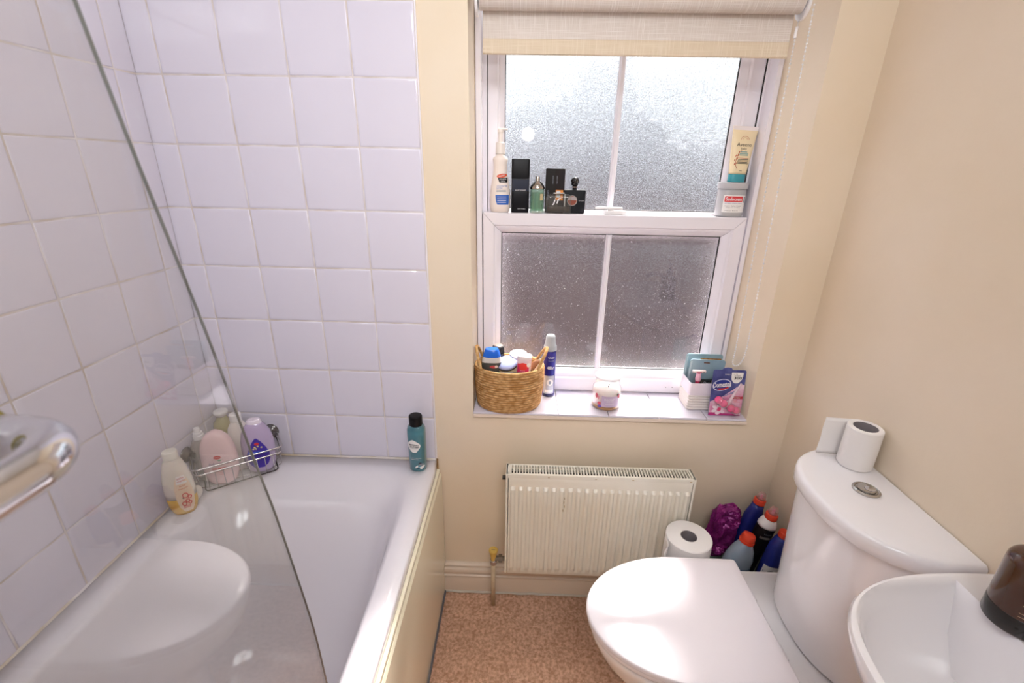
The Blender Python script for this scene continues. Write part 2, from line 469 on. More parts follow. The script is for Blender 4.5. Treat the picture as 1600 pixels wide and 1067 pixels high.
# ---------------- window
win = meta(thing('window_1', None, None), kind='structure')
fr = bmesh.new()
FY0, FY1 = .146, .285
box(fr, WX0+.001, .137, FY0, FY1, WZ0+.012, WZ1, bev=.003)
prism(fr, [(.9135, FY0), (.917, FY0+.004), (.909, FY1), (.902, FY1), (.902, FY0)], 'z', WZ0+.012, WZ1)
box(fr, .132, .148, FY0+.05, FY1, WZ0+.012, WZ1, bev=.002)
box(fr, .897, .908, FY0+.05, FY1, WZ0+.012, WZ1, bev=.002)
box(fr, .13, .905, FY0, FY1, 1.90, WZ1, bev=.003)
box(fr, .13, .909, FY0+.012, .245, WZ0+.0, .726, bev=.002)
obj('window_frame', fr, upvc, win)
def sash(x0, x1, z0, z1, y0, y1, gx0, gx1, gz0, gz1, mx, bot_front=None):
    bm = bmesh.new()
    def bar(pts2d): pass
    def member(a, b, c, d):   # outer quad corner to glass corner, mitred
        pass
    O = [(x0, z0), (x1, z0), (x1, z1), (x0, z1)]; G = [(gx0, gz0), (gx1, gz0), (gx1, gz1), (gx0, gz1)]
    for i in range(4):
        j = (i+1) % 4
        # stepped profile: face, slope, bead
        def mixp(t, k): return (O[k][0]+(G[k][0]-O[k][0])*t, O[k][1]+(G[k][1]-O[k][1])*t)
        prof = [(0, y1), (0, y0+.002), (.04, y0), (.58, y0), (.66, y0+.006), (.70, y0+.006), (.78, y0+.009), (.97, y0+.020), (1, y0+.024), (1, y1)]
        g = .0007
        A = []; B = []
        for t, y in prof:
            a = mixp(t, i); b = mixp(t, j)
            dx, dz = b[0]-a[0], b[1]-a[1]; ln = math.hypot(dx, dz); dx, dz = dx/ln*g, dz/ln*g
            A.append(bm.verts.new((a[0]+dx, y, a[1]+dz))); B.append(bm.verts.new((b[0]-dx, y, b[1]-dz)))
        n = len(A)
        for q in range(n): bm.faces.new((A[q], A[(q+1) % n], B[(q+1) % n], B[q]))
        bm.faces.new(A[::-1]); bm.faces.new(B)
    s = obj('sash', bm, upvc, win, False)
    gy = y0+.028
    # glazing bar: moulded astragal on the room side of the glass
    gb = bmesh.new(); hw = .0085
    prism(gb, [(mx-hw, gy+.001), (mx-hw, gy-.004), (mx-hw*.75, gy-.006), (mx-hw*.45, gy-.013), (mx+hw*.45, gy-.013), (mx+hw*.75, gy-.006), (mx+hw, gy-.004), (mx+hw, gy+.001)], 'z', gz0+.001, gz1-.001)
    obj('glazing_bar', gb, upvc, s)
    gb = bmesh.new(); box(gb, mx-hw, mx+hw, gy+.0065, gy+.009, gz0+.001, gz1-.001); obj('outer_glazing_bar', gb, upvc, s)
    for a, b in ((gx0-.004, mx-.0005), (mx+.0005, gx1+.004)):
        pane = bx(a, b, gy+.0012, gy+.0060, gz0-.004, gz1+.004)
        obj('pane', pane, MAT['obscure'], s)
    gk = bmesh.new(); e = .0022
    for (a, b, c, d) in ((gx0, gx0+e, gz0, gz1), (gx1-e, gx1, gz0, gz1), (gx0, gx1, gz0, gz0+e), (gx0, gx1, gz1-e, gz1)):
        box(gk, a, b, gy-.0032, gy+.0008, c, d)
    obj('glazing_gasket', gk, gasket, s)
    return s
ls = sash(.1395, .9005, .7265, 1.293, .150, .1865, .193, .843, .800, 1.235, .514)
us = sash(.149, .896, 1.222, 1.895, .2005, .2375, .197, .836, 1.300, 1.852, .518)
# black strips standing in for the shadow gaps of the slide channel
obj('channel_gap_shade', bx(.1375, .1392, .156, .196, .74, 1.288), gasket, win)
obj('channel_gap_shade', bx(.9008, .9022, .156, .196, .74, 1.288), gasket, win)
obj('channel_gap_shade', bx(.1478, .1494, .1985, .205, 1.293, 1.90), gasket, win)
obj('channel_gap_shade', bx(.8950, .8972, .1985, .205, 1.293, 1.90), gasket, win)
obj('channel_liner', bx(.1365, .1482, .1975, .25, 1.20, 1.90), upvc, win)
obj('channel_liner', bx(.8970, .9035, .1975, .25, 1.20, 1.90), upvc, win)
# sash lock on the meeting rail
lk = bmesh.new(); slab(lk, [(.526+.036*math.copysign(abs(math.cos(a))**.7, math.cos(a)), .172+.013*math.sin(a)) for a in [2*PI*i/28 for i in range(28)]], 1.2935, 1.304, .003, .001)
lko = obj('sash_lock', lk, plasticw, ls, 'auto')
bm = slab(bmesh.new(), [(.505+.040*math.copysign(abs(math.cos(a))**.6, math.cos(a)), .168+.0075*math.sin(a)) for a in [2*PI*i/24 for i in range(24)]], 1.3075, 1.314, .002, .001); obj('lock_lever', bm, plasticw, ls, 'auto')
obj('lock_pivot', tube([(.512, .170, 1.303), (.512, .170, 1.309)], .008, 14), plasticw, ls, 'auto')
# screws on the bottom rail
for x in (.748, .775, .778):
    pass
bm = bmesh.new()
for x in (.741, .762):
    bmesh.ops.create_uvsphere(bm, u_segments=8, v_segments=5, radius=.0016, matrix=Matrix.Translation((x, .1500, .748)))
obj('screw', bm, mat('screw_grey', '5a5450', .5, .5), ls)
# tiled sill
sill = obj('sill', bx(WX0, WX1, -.0005, .168, WZ0-.004, .7155), grout_m, win)
for a, b in ((WX0, .226), (.226, .378), (.378, .530), (.530, .682), (.682, .824), (.824, WX1-.002)):
    b = b; t = bx(a+.0009, b-.0009, -.004, .166, .7150, .7222, bev=.0018)
    obj('sill_tile', t, tile_m, sill)
obj('sill_edge', bx(WX0, WX1, -.005, -.0005, .704, .7146, bev=.0015), mat('sill_edge', 'ead9c9', .6), win)

# ---------------- outside, seen through the obscure glass
brick = mat('far_brick', '6f5f64', .9, var='4e4349', scale=1.4)
ow = meta(thing('neighbour_wall', 'dim brick wall of the house across, blurred by the frosted glass', 'building'))
def far(x): return .26+(x-.26)*.612
def faz(z): return 1.415+(z-1.415)*.612
obj('wall', bx(-6, 8, 3.2, 3.4, -3, faz(1.84)), brick, ow)
slate = mat('slate', '565c6c', .8)
pass
glz = mat('far_window', '1d1f2b', .5)
for a, b, c, d in ((.25, 1.05, -1.1, .75), (2.0, 3.2, -.55, .95), (-1.6, -.7, -.8, .3), (4.6, 5.6, -.6, .6)):
    f_ = obj('window', bx(far(a), far(b), 3.17, 3.21, faz(c), faz(d)), glz, ow)
    obj('window_board', bx(far(a)-.04, far(b)+.04, 3.14, 3.2, faz(c)-.06, faz(c)), slate, ow)
tree = meta(thing('garden_tree', 'grey-blue bushy tree rising over the far wall, blurred by the frosted glass', 'tree', (.75, 2.75, -3)))
tree_m = mat('tree_leaf', '464e60', .8, var='333b4a', scale=9)
def leafball(bm, c, r, sq=1.0, seed=0):
    t_ = bmesh.ops.create_icosphere(bm, subdivisions=4, radius=1)
    for v in t_['verts']:
        d = v.co.normalized(); q = 1+.28*noise.noise(d*2.2+Vector((seed, 0, 0)))+.22*noise.noise(d*6+Vector((seed, 3, 0)))+.14*noise.noise(d*17+Vector((seed, 3, 7)))
        v.co = Vector(c)+Vector((d.x*r*q, d.y*r*.6*q, d.z*r*sq*q))
bm = bmesh.new()
for i_, (x, z, r, q) in enumerate(((-.28, 4.42, .26, .8), (-.05, 4.66, .30, 1.0), (.10, 4.95, .22, 1.2), (.16, 5.2, .14, 1.1), (.30, 4.6, .30, .8), (.62, 4.45, .30, .6), (-.5, 4.3, .25, .6), (1.15, 4.42, .30, .5), (1.7, 4.42, .33, .45), (-.62, 4.50, .34, .95), (-1.1, 4.5, .4, .9), (.9, 4.44, .3, .6), (2.2, 4.45, .4, .6), (-.44, 4.62, .28, .95), (-.30, 4.72, .2, .9))):
    leafball(bm, (x, 0, z), r, q, i_*3.1)
obj('foliage', bm, tree_m, tree, True)
obj('trunk', tube([(0, 0, 0), (.02, 0, 2), (.0, 0, 4.5)], [.11, .09, .05], 10), mat('bark', '4a403a', .9), tree, True)
struct('ground', bx(-8, 10, .32, 14, -3.1, -3), mat('yard', '4a4643', .9))
struct('added_overhang', bx(-3, 4, .30, .62, 2.75, 2.87), slate)  # overhang out of view, added to limit the sun, then cut short
obj('outer_sill', bx(.10, .96, .2465, .345, .700, .7225, bev=.003), mat('dark_sill', '2b2a2c', .8), win)
struct('wall_outer', bx(-3, 4, .301, .32, -3, .70), brick)

# ================================================================== FIXTURES
# ---------------- roller blind
rb = thing('roller_blind', 'cream slub-weave roller blind pulled partly down over the window', 'blind')
def fabric(name, col, c2):
    if name in MAT: return MAT[name]
    m = bpy.data.materials.new(name); m.use_nodes = True; N = m.node_tree.nodes; L = m.node_tree.links; b = N['Principled BSDF']
    tc = N.new('ShaderNodeTexCoord'); hs = []
    for s in ((600, 1, 14), (10, 1, 900)):
        mp = N.new('ShaderNodeMapping'); mp.inputs['Scale'].default_value = s
        nz = N.new('ShaderNodeTexNoise'); nz.inputs['Scale'].default_value = 1; nz.inputs['Detail'].default_value = 3
        L.new(tc.outputs['Object'], mp.inputs[0]); L.new(mp.outputs[0], nz.inputs[0]); hs.append(nz)
    ad = N.new('ShaderNodeMath'); ad.operation = 'MAXIMUM'; L.new(hs[0].outputs[0], ad.inputs[0]); L.new(hs[1].outputs[0], ad.inputs[1])
    mr = N.new('ShaderNodeMapRange'); mr.inputs[1].default_value = .5; mr.inputs[2].default_value = .72; L.new(ad.outputs[0], mr.inputs[0])
    mx = N.new('ShaderNodeMix'); mx.data_type = 'RGBA'; mx.inputs[6].default_value = lin(col); mx.inputs[7].default_value = lin(c2)
    L.new(mr.outputs[0], mx.inputs[0]); L.new(mx.outputs[2], b.inputs['Base Color']); b.inputs['Roughness'].default_value = .85
    tl = N.new('ShaderNodeBsdfTranslucent'); L.new(mx.outputs[2], tl.inputs[0]); ms = N.new('ShaderNodeMixShader'); ms.inputs[0].default_value = .10
    L.new(b.outputs[0], ms.inputs[1]); L.new(tl.outputs[0], ms.inputs[2]); L.new(ms.outputs[0], N['Material Output'].inputs[0])
    MAT[name] = m; return m
slub = fabric('slub_fabric', 'dccfc4', 'f3ebe4')
BX0, BX1, BY = .151, .868, .045
def cyl_x(x0, x1, y, z, r, n=28):
    return tube([(x0, y, z), (x1, y, z)], r, n)
obj('roller_tube', cyl_x(BX0-.006, BX1+.002, .028, 1.776, .0245), slub, rb, 'auto')
bm = bmesh.new()
V = []
for i in range(2):
    pass
box(bm, BX0, BX1, BY, BY+.0012, 1.699, 1.780)
obj('fabric', bm, slub, rb)
bm = bmesh.new(); prism(bm, [(BY-.0035, 1.670), (BY-.003, 1.6985), (BY, 1.701), (BY+.0045, 1.6985), (BY+.005, 1.670), (BY, 1.6675)], 'x', BX0, BX1)
hem = fabric('hem_fabric', 'e0cdb2', 'efe0cb')
obj('hem_bar', bm, hem, rb)
for x, s in ((BX0-.012, -1), (BX1+.008, 1)):
    bm = bmesh.new()
    pts = [(.028+.029*math.cos(a), 1.770+.031*math.sin(a)) for a in [2*PI*i/24 for i in range(24)]]
    prism(bm, pts, 'x', x-.003, x+.003); box(bm, x-.002, x+.004, .028, .10, 1.77, 1.80)
    o = obj('bracket', bm, plasticw, rb)
bm = bmesh.new()
cx_ = BX1+.020
def bead_path():
    out = []; a = [Vector((cx_-.002, .058, 1.765)), Vector((.8885, .056, 1.43)), Vector((.893, .052, 1.0)), Vector((.893, .050, .905)), Vector((.890, .046, .888)),
        Vector((.892, .036, .880)), Vector((.900, .022, .892)), Vector((.906, .016, .93)), Vector((.906, .016, 1.02)), Vector((.899, .016, 1.43)), Vector((cx_+.003, .012, 1.765))]
    p = smooth_path(a, 40); acc = 0; last = p[0]; out.append(last)
    for q in p[1:]:
        if (q-last).length > .0062: out.append(q); last = q
    return out
for q in bead_path():
    bmesh.ops.create_icosphere(bm, subdivisions=1, radius=.0025, matrix=Matrix.Translation(q))
o = obj('bead_chain', bm, plasticw, rb, True); o['kind'] = 'stuff'
obj('chain_cord', tube(bead_path(), .0006, 4), plasticw, rb)
obj('chain_connector', tube([(cx_-.0022, .058, 1.735), (cx_-.0028, .0578, 1.712)], .0035, 8), plasticw, rb)

# ---------------- bath
bath = thing('bathtub', 'white acrylic bathtub with glossy cream side panel set into the tiled corner', 'bathtub')
N_ = 200
def se(a, b, cx, cy, n, z):
    out = []
    for j in range(N_):
        t = 2*PI*j/N_
        # bias samples towards the long shape
        c, s = math.cos(t), math.sin(t)*b/a; l = math.hypot(c, s); c, s = c/l, s/l
        r = (abs(c/a)**n+abs(s/b)**n)**(-1/n); out.append((cx+r*c, cy+r*s, z))
    return out
def ring(xl, xr, yn, yf, n, z): return se((xr-xl)/2, (yf-yn)/2, (xl+xr)/2, (yn+yf)/2, n, z)
RZ = .546
rs = [ring(-.6712, .001, -1.70, -.0045, 80, RZ-.035), ring(-.6712, .006, -1.70, -.0045, 80, RZ-.028), ring(-.6712, .006, -1.70, -.0045, 80, RZ-.006), ring(-.671, .002, -1.70, -.0045, 80, RZ),
      ring(-.609, -.044, -1.61, -.075, 9, RZ), ring(-.604, -.049, -1.60, -.083, 8.5, RZ-.003), ring(-.600, -.056, -1.585, -.110, 7.5, RZ-.012),
      ring(-.594, -.066, -1.57, -.155, 6.5, RZ-.05), ring(-.585, -.078, -1.55, -.215, 5.5, RZ-.12), ring(-.572, -.094, -1.53, -.275, 4.8, RZ-.22), ring(-.552, -.118, -1.50, -.34, 3.6, RZ-.32),
      ring(-.53, -.14, -1.46, -.40, 3.4, RZ-.375), ring(-.49, -.18, -1.40, -.47, 3.0, RZ-.40), ring(-.40, -.27, -1.2, -.70, 2.4, RZ-.41)]
bm = bmesh.new(); rings(bm, rs, cap0=False)
tubo = obj('tub', bm, acrylic, bath, True, recalc=False)
tubo.data.flip_normals() if False else None
sealp = [(XL+.001, y/20*-1.0-.003, RZ+.003) for y in range(35)]
obj('sealant_bead', tube([(XL+.002, -1.7, RZ+.001), (XL+.002, -.006, RZ+.001), (.0, -.006, RZ+.001)], .0045, 6), mat('silicone', 'e9e2e2', .4, var='cfc0a8', scale=14), bath, 'auto')
obj('overflow', tube([(-.33, -1.53, .47), (-.33, -1.50, .47)], .03, 20), chrome, bath, 'auto')

bpnl = bath
obj('top_rail', bx(-.006, .012, -1.70, -.004, .495, .5115, bev=.002), panel_m, bpnl)
bm = bmesh.new(); prism(bm, [(-.006, .120), (.0125, .120), (.016, .128), (.016, .486), (.0125, .495), (-.006, .495)], 'y', -1.70, -.004)
obj('panel_board', bm, panel_m, bpnl)
obj('plinth', bx(-.006, .012, -1.70, -.004, .006, .117, bev=.002), panel_m, bpnl)
obj('floor_seal', tube([(.0145, -1.7, .002), (.0135, -.018, .002)], .004, 6), mat('grey_seal', '6e6c72', .8), bpnl)
obj('corner_seal', tube([(.004, -.0015, .12), (.004, -.0015, .546)], .0028, 6), mat('stained_seal', 'c89d62', .8, var='7a5a38', scale=30), bpnl)

# ---------------- shower screen (sail-shaped free edge)
scr = thing('shower_screen', 'clear glass sail-shaped bath screen standing on the bath rim', 'shower screen')
edge = [(-.820, .565), (-.8205, .66), (-.823, .777), (-.829, .887), (-.843, .997), (-.856, 1.086), (-.869, 1.156), (-.893, 1.295), (-.917, 1.414), (-.929, 1.48), (-.947, 1.58), (-.975, 1.69), (-1.02, 1.80), (-1.09, 1.90), (-1.19, 1.97), (-1.32, 2.0), (-1.74, 2.0)]
ep = smooth_path([(y, z, 0) for y, z in edge], 5)
outl = [(-1.74, .565)]+[(p.x, p.y) for p in ep]
bm = bmesh.new(); prism(bm, outl, 'x', .0138, .0168)
gscreen = glassy('screen_glass', (.945, .95, .945), .055, opac=.035, opcol='cfc9c4', dirt=1, power=4.2)
obj('glass_panel', bm, gscreen, scr)
edge_m = mat('glass_edge', '6f7370', .15, .3, spec=.8)
obj('polished_edge', tube([(.01525, p.x+.0004, p.y) for p in ep], .0011, 6), edge_m, scr, True)
obj('bottom_seal', bx(.010, .0205, -1.74, -.821, .5465, .567, bev=.001), mat('clear_seal', 'cfcdd0', .3), scr)
obj('wall_channel', bx(.0, .03, -1.775, -1.735, .547, 2.01, bev=.002), chrome, scr)
RZB = 1.299
rail = [(.018, -1.050, RZB), (.040, -1.050, RZB)]+[(.040+.026*math.sin(a), -1.050-.026*(1-math.cos(a)), RZB) for a in [PI/2*i/14 for i in range(1, 15)]]+[(.066, -1.09, RZB), (.066, -1.2, RZB), (.066, -1.46, RZB)]
rail += [(.040+.026*math.cos(a), -1.462-.026*math.sin(a), RZB) for a in [PI/2*i/14 for i in range(1, 15)]]+[(.018, -1.488, RZB)]
obj('towel_bar', tube(rail, .0098, 24), chrome, scr, True)
for y in (-1.050, -1.488): obj('bar_washer', tube([(.018, y, RZB), (.0205, y, RZB)], .0125, 20), mat('olive_washer', '8a7d30', .4), scr, 'auto')

# ---------------- radiator
rad = thing('radiator', 'cream enamelled convector radiator under the window', 'radiator')
RX0, RX1, RZ0, RZ1, RY = .226, .788, .172, .556, -.097
nf = 22
bm = bmesh.new()
xs = []; pitch = (RX1-RX0-.016)/nf
gridx = 12*nf+1
zz = [RZ0, RZ0+.004, RZ0+.02, RZ0+.030, RZ0+.036, RZ0+.044, RZ0+.10, (RZ0+RZ1)/2, RZ1-.07, RZ1-.052, RZ1-.044, RZ1-.036, RZ1-.02, RZ1-.004, RZ1]
V = []
for z in zz:
    r = []
    for i in range(gridx):
        x = RX0+.008+(RX1-RX0-.016)*i/(gridx-1)
        ph = (i % 12)/12
        prof = 0
        rr = .62                     # width of the raised flute
        q = (ph-.5)/(rr/2)
        if abs(q) < 1: prof = (1-q*q)**.5
        # ends rounded
        lim0, lim1 = RZ0+.026, RZ1-.036
        e = 1
        if z < lim0 or z > lim1: e = 0
        elif z < lim0+.012: e = math.sqrt(max(0, 1-((lim0+.012-z)/.012)**2))
        elif z > lim1-.012: e = math.sqrt(max(0, 1-((z-lim1+.012)/.012)**2))
        y = RY+.0065-.0095*prof*e
        if z == RZ0 or z == RZ1: y = RY+.0095
        r.append(bm.verts.new((x, y, z)))
    V.append(r)
for i in range(len(zz)-1):
    for j in range(gridx-1): bm.faces.new((V[i][j], V[i][j+1], V[i+1][j+1], V[i+1][j]))
obj('front_panel', bm, rad_m, rad, 'auto')
obj('rear_panel', bx(RX0+.006, RX1-.006, -.046, -.038, RZ0+.01, RZ1-.004, bev=.002), rad_m, rad)
for x0_, x1_ in ((RX0-.001, RX0+.006), (RX1-.006, RX1+.001)):
    bm = bmesh.new(); box(bm, x0_, x1_, RY+.004, -.036, RZ0+.006, RZ1+.008, bev=.0018); obj('side_panel', bm, rad_m, rad)
bm = bmesh.new(); zt = RZ1+.004
box(bm, RX0, RX1, RY+.006, RY+.0145, zt-.010, zt+.004, bev=.0015)
box(bm, RX0, RX1, -.044, -.0375, zt-.004, zt+.004, bev=.0015)
box(bm, RX0, RX0+.012, RY+.010, -.040, zt-.002, zt+.004); box(bm, RX1-.010, RX1, RY+.010, -.040, zt-.002, zt+.004)
obj('grille_frame', bm, rad_m, rad)
bm = bmesh.new(); nb = 62
for i in range(nb):
    x = RX0+.014+(RX1-RX0-.028)*i/(nb-1); box(bm, x-.0019, x+.0019, RY+.012, -.042, zt, zt+.003)
o = obj('grille_bars', bm, rad_m, rad); o['kind'] = 'stuff'
obj('shaded_fin_block', bx(RX0+.012, RX1-.012, RY+.012, -.047, RZ0+.03, RZ1-.014), dark_m, rad)  # solid block for the fins, coloured dark as shade below the grille
bm = bmesh.new()
for (x, z, h) in ((.402, .470, .005), (.404, .455, .004), (.401, .440, .006), (.403, .485, .003)):
    box(bm, x-.0008, x+.0008, RY-.0030, RY+.004, z, z+h)
for x in (.77, .60, .49, .35): box(bm, x, x+.006, RY+.0052, RY+.0075, zt-.0045, zt-.003)
obj('chipped_paint', bm, rust_m, rad)['kind'] = 'stuff'
obj('air_vent', tube([(RX0-.012, -.062, .53), (RX0+.002, -.062, .53)], .007, 10), darkwire, rad, 'auto')
# valve and pipe
vx, vy = .187, -.062
obj('pipe', tube([(vx, vy, -.004), (vx, vy, .185)], .0075, 12), mat('pipe_paint', 'd2bfa4', .4, var='c9b291', scale=40), rad, True)
vb = obj('valve_body', tube([(vx, vy, .183), (vx, vy, .186), (vx, vy, .200), (vx, vy, .203)], [.011, .0125, .0125, .010], 12), chrome, rad, 'auto')
obj('valve_nut', tube([(vx+.006, vy, .207), (vx+.017, vy, .207), (vx+.0172, vy, .207), (vx+.029, vy, .207), (vx+.0292, vy, .207), (vx+.042, vy, .207)], [.009, .009, .0135, .0135, .008, .008], 6), mat('dull_nut', '8f8a84', .3, 1), vb)
kb = L4([(.2, .0085), (.212, .009), (.214, .0095), (.226, .0118), (.236, .0145), (.241, .0152), (.2435, .0135), (.2436, .0105), (.2415, .010)])
bm = kb.bm(20); bmesh.ops.translate(bm, verts=bm.verts[:], vec=(vx, vy, 0)); o = obj('valve_knob', bm, brass_m, rad, 'auto'); o['label'] = 'yellowed plastic knob'
bm = bmesh.new(); box(bm, vx-.006, vx+.006, vy-.0012, vy+.0012, .2415, .2425); obj('knob_mark', bm, rust_m, rad)

# ---------------- toilet
TY = -.418
toi = thing('toilet', 'white close-coupled toilet with its lid closed', 'toilet')
def dshape(xt, xs_, xb, b, rc=.012, n=2.0, k=26, cy_=TY):
    """nose (curved, towards -X) to straight back edge"""
    pts = []
    a = xs_-xt
    for i in range(k+1):
        t = PI/2+PI*i/k; c, s = math.cos(t), math.sin(t)
        pts.append((xs_+a*math.copysign(abs(c)**(2/n), c), cy_+b*math.copysign(abs(s)**(2/n), s)))
    # back corners rounded
    for i in range(5):
        t = -PI/2+PI/2*i/4; pts.append((xb-rc+rc*math.cos(t), cy_-b+rc+rc*math.sin(t)))
    for i in range(5):
        t = PI/2*i/4; pts.append((xb-rc+rc*math.cos(t), cy_+b-rc+rc*math.sin(t)))
    return pts
bm = bmesh.new(); rsx = []
for z, xt, xs_, b in ((.0, .60, .74, .100), (.02, .60, .74, .100), (.06, .605, .745, .095), (.15, .60, .74, .10), (.22, .56, .72, .118), (.28, .50, .70, .140), (.33, .465, .69, .155), (.37, .448, .685, .163), (.385, .445, .68, .165), (.392, .446, .68, .164), (.396, .450, .68, .160)):
    rsx.append([(x, y, z) for x, y in dshape(xt, xs_, 1.064, b, .02)])
rings(bm, rsx); obj('pan', bm, ceramic, toi, True)
bm = bmesh.new(); slab(bm, dshape(.437, .69, .856, .169, .010), .400, .415, .003, .005); obj('seat', bm, seat_m, toi, 'auto')
bm = bmesh.new()
base = dshape(.434, .69, .858, .171, .010)
rl = []
for d, z in ((.002, .4165), (.0, .4185), (0, .424), (.0015, .4275), (.005, .4295)):
    rl.append([(x, y, z) for x, y in inset(base, d)])
last_ = inset(base, .005)
for k_, z in ((.9, .4310), (.6, .4322), (.2, .4326)):
    rl.append([(.65+(x-.65)*k_, TY+(y-TY)*k_, z) for x, y in last_])
rings(bm, rl); obj('lid', bm, seat_m, toi, 'auto')
for y in (TY-.075, TY+.075): obj('hinge', tube([(.862, y-.018, .407), (.862, y+.018, .407)], .008, 12), seat_m, toi, 'auto')
def bow(xw, D, wd, p=2.5, k=40, cy_=TY-.008):
    pts = []
    for i in range(k+1):
        t = -PI/2+PI*i/k; c, s = math.cos(t), math.sin(t)
        pts.append((xw-D*abs(c)**(2/p)-.0, cy_+wd*math.copysign(abs(s)**(2/p), s)))
    pts[0] = (xw, cy_-wd); pts[-1] = (xw, cy_+wd)
    return pts
bm = bmesh.new(); rc_ = []
for z, D, wd, p in ((.397, .150, .165, 2.4), (.402, .156, .172, 2.4), (.44, .158, .1725, 2.4), (.55, .164, .172, 2.45), (.70, .172, .171, 2.5), (.755, .174, .171, 2.5)):
    rc_.append([(x, y, z) for x, y in bow(1.066, D, wd, p)])
rings(bm, rc_); obj('cistern', bm, ceramic, toi, 'auto')
bm = bmesh.new(); rc_ = []
for z, D, wd in ((.756, .178, .173), (.758, .186, .180), (.762, .189, .182), (.780, .189, .182), (.787, .1875, .181), (.7912, .184, .178), (.7930, .178, .174), (.7935, .12, .13)):
    rc_.append([(x, y, z) for x, y in bow(1.067, D, wd)])
rings(bm, rc_); obj('cistern_lid', bm, ceramic, toi, 'auto')
bc = (.994, -.411)
fb = obj('flush_button', (lambda b_: (bmesh.ops.translate(b_, verts=b_.verts[:], vec=(bc[0], bc[1], 0)), b_)[1])(L4([(.7935, .0255), (.796, .0255), (.7985, .022), (.7975, .020), (.7965, .0195)]).bm(32)), satin, toi, 'auto')
for sgn in (1,):
    half = [(bc[0]+.017*math.cos(a), bc[1]+.017*math.sin(a)) for a in [2*PI*i/28 for i in range(28)]]
    bm = bmesh.new(); slab(bm, half, .797, .8005, .0015, .0005, 2); obj('large_flush_plate', bm, satin, fb, 'auto')
    half = [(bc[0]+.004+.011*math.cos(a), bc[1]-.004+.009*math.sin(a)) for a in [2*PI*i/20 for i in range(20)]]
    bm = bmesh.new(); slab(bm, half, .8, .8022, .0012, .0003, 2); obj('small_flush_plate', bm, chrome, fb, 'auto')

# ---------------- washbasin
wbn = thing('washbasin', 'white ceramic washbasin on the right wall beside the toilet', 'washbasin')
BYC, BHW, BXL, BXW = -.868, .245, .728, 1.067
def basin_outline(d=0, k=48):
    pts = []
    hw = BHW-d; D = BXW-BXL-d
    for i in range(k+1):
        t = -PI/2+PI*i/k; c, s = math.cos(t), math.sin(t); p = 3.0
        pts.append((BXW-D*abs(c)**(2/p), BYC+hw*math.copysign(abs(s)**(2/p), s)))
    return pts
def bowl_outline(cx, D1, D2, hw, z, k=48, n=2.6):
    """inner bowl: front half curved, back straight at cx"""
    pts = []
    for i in range(k+1):
        t = -PI/2+PI*i/k; c, s = math.cos(t), math.sin(t)
        pts.append((cx-D1*abs(c)**(2/n)-.0, BYC+hw*math.copysign(abs(s)**(2/n), s), z))
    return pts
BZ = .800
bm = bmesh.new(); rr_ = []
def lev(d, z): return [(x, y, z) for x, y in basin_outline(d)]
rr_ += [[(BXW-(BXW-x)*.35, BYC+(y-BYC)*.4, .60) for x, y in basin_outline(0)], [(BXW-(BXW-x)*.62, BYC+(y-BYC)*.68, .65) for x, y in basin_outline(0)],
        [(BXW-(BXW-x)*.86, BYC+(y-BYC)*.88, .71) for x, y in basin_outline(0)], lev(.012, .755), lev(.003, .78), lev(.0, .792), lev(.0025, BZ-.001), lev(.006, BZ)]
rr_ += [bowl_outline(.980, .2385, 0, .2285, BZ-.0008, n=2.9), bowl_outline(.976, .231, 0, .221, BZ-.007, n=2.9), bowl_outline(.970, .219, 0, .210, BZ-.030, n=2.8), bowl_outline(.960, .198, 0, .190, BZ-.075, n=2.6),
        bowl_outline(.945, .160, 0, .15, BZ-.115, n=2.4), bowl_outline(.92, .10, 0, .09, BZ-.130, n=2.2), bowl_outline(.90, .04, 0, .03, BZ-.135, n=2)]
rings(bm, rr_); obj('basin', bm, ceramic, wbn, 'auto', recalc=True)
bm = bmesh.new(); rings(bm, [[(1.0+.055*a*math.cos(t), BYC+.075*a*math.sin(t), z) for t in [2*PI*i/24 for i in range(24)]] for z, a in ((0, 1.15), (.1, 1.0), (.5, .95), (.64, 1.2))]); obj('pedestal', bm, ceramic, wbn, True)
obj('drain', tube([(.885, BYC, BZ-.134), (.885, BYC, BZ-.131)], .02, 20), chrome, wbn, 'auto')
obj('tap', tube(smooth_path([(1.03, BYC-.03, .80), (1.03, BYC-.03, .86), (1.02, BYC-.03, .885), (.97, BYC-.03, .89), (.93, BYC-.03, .875)], 5), .012, 14), chrome, wbn, True)

# ================================================================== THINGS
white_l = mat('label_white', 'f3efec', .5); red_l = mat('label_red', 'd8383c', .45); ink = mat('ink_dark', '2a2730', .5)
blue_l = mat('label_blue', '2f62b8', .45); orange_l = mat('label_orange', 'd9542c', .45); pale_ink = mat('pale_ink', '8a8f98', .5)
white_ink = mat('white_ink', 'ece8ea', .5); pink_l = mat('label_pink', 'e2447c', .45)

def lines(parent, surf, x0, x1, z, n, dz, m, h=.0012, off=.0011):
    """rows of tiny print too small to read"""
    for i in range(n):
        a = random.uniform(0, .1)*(x1-x0)
        patch(parent, surf, 'small_print', m, [(z-i*dz, x0, x1-a), (z-i*dz+h, x0, x1-a)], off, 6)

SZ = 1.2932   # top of the meeting rail
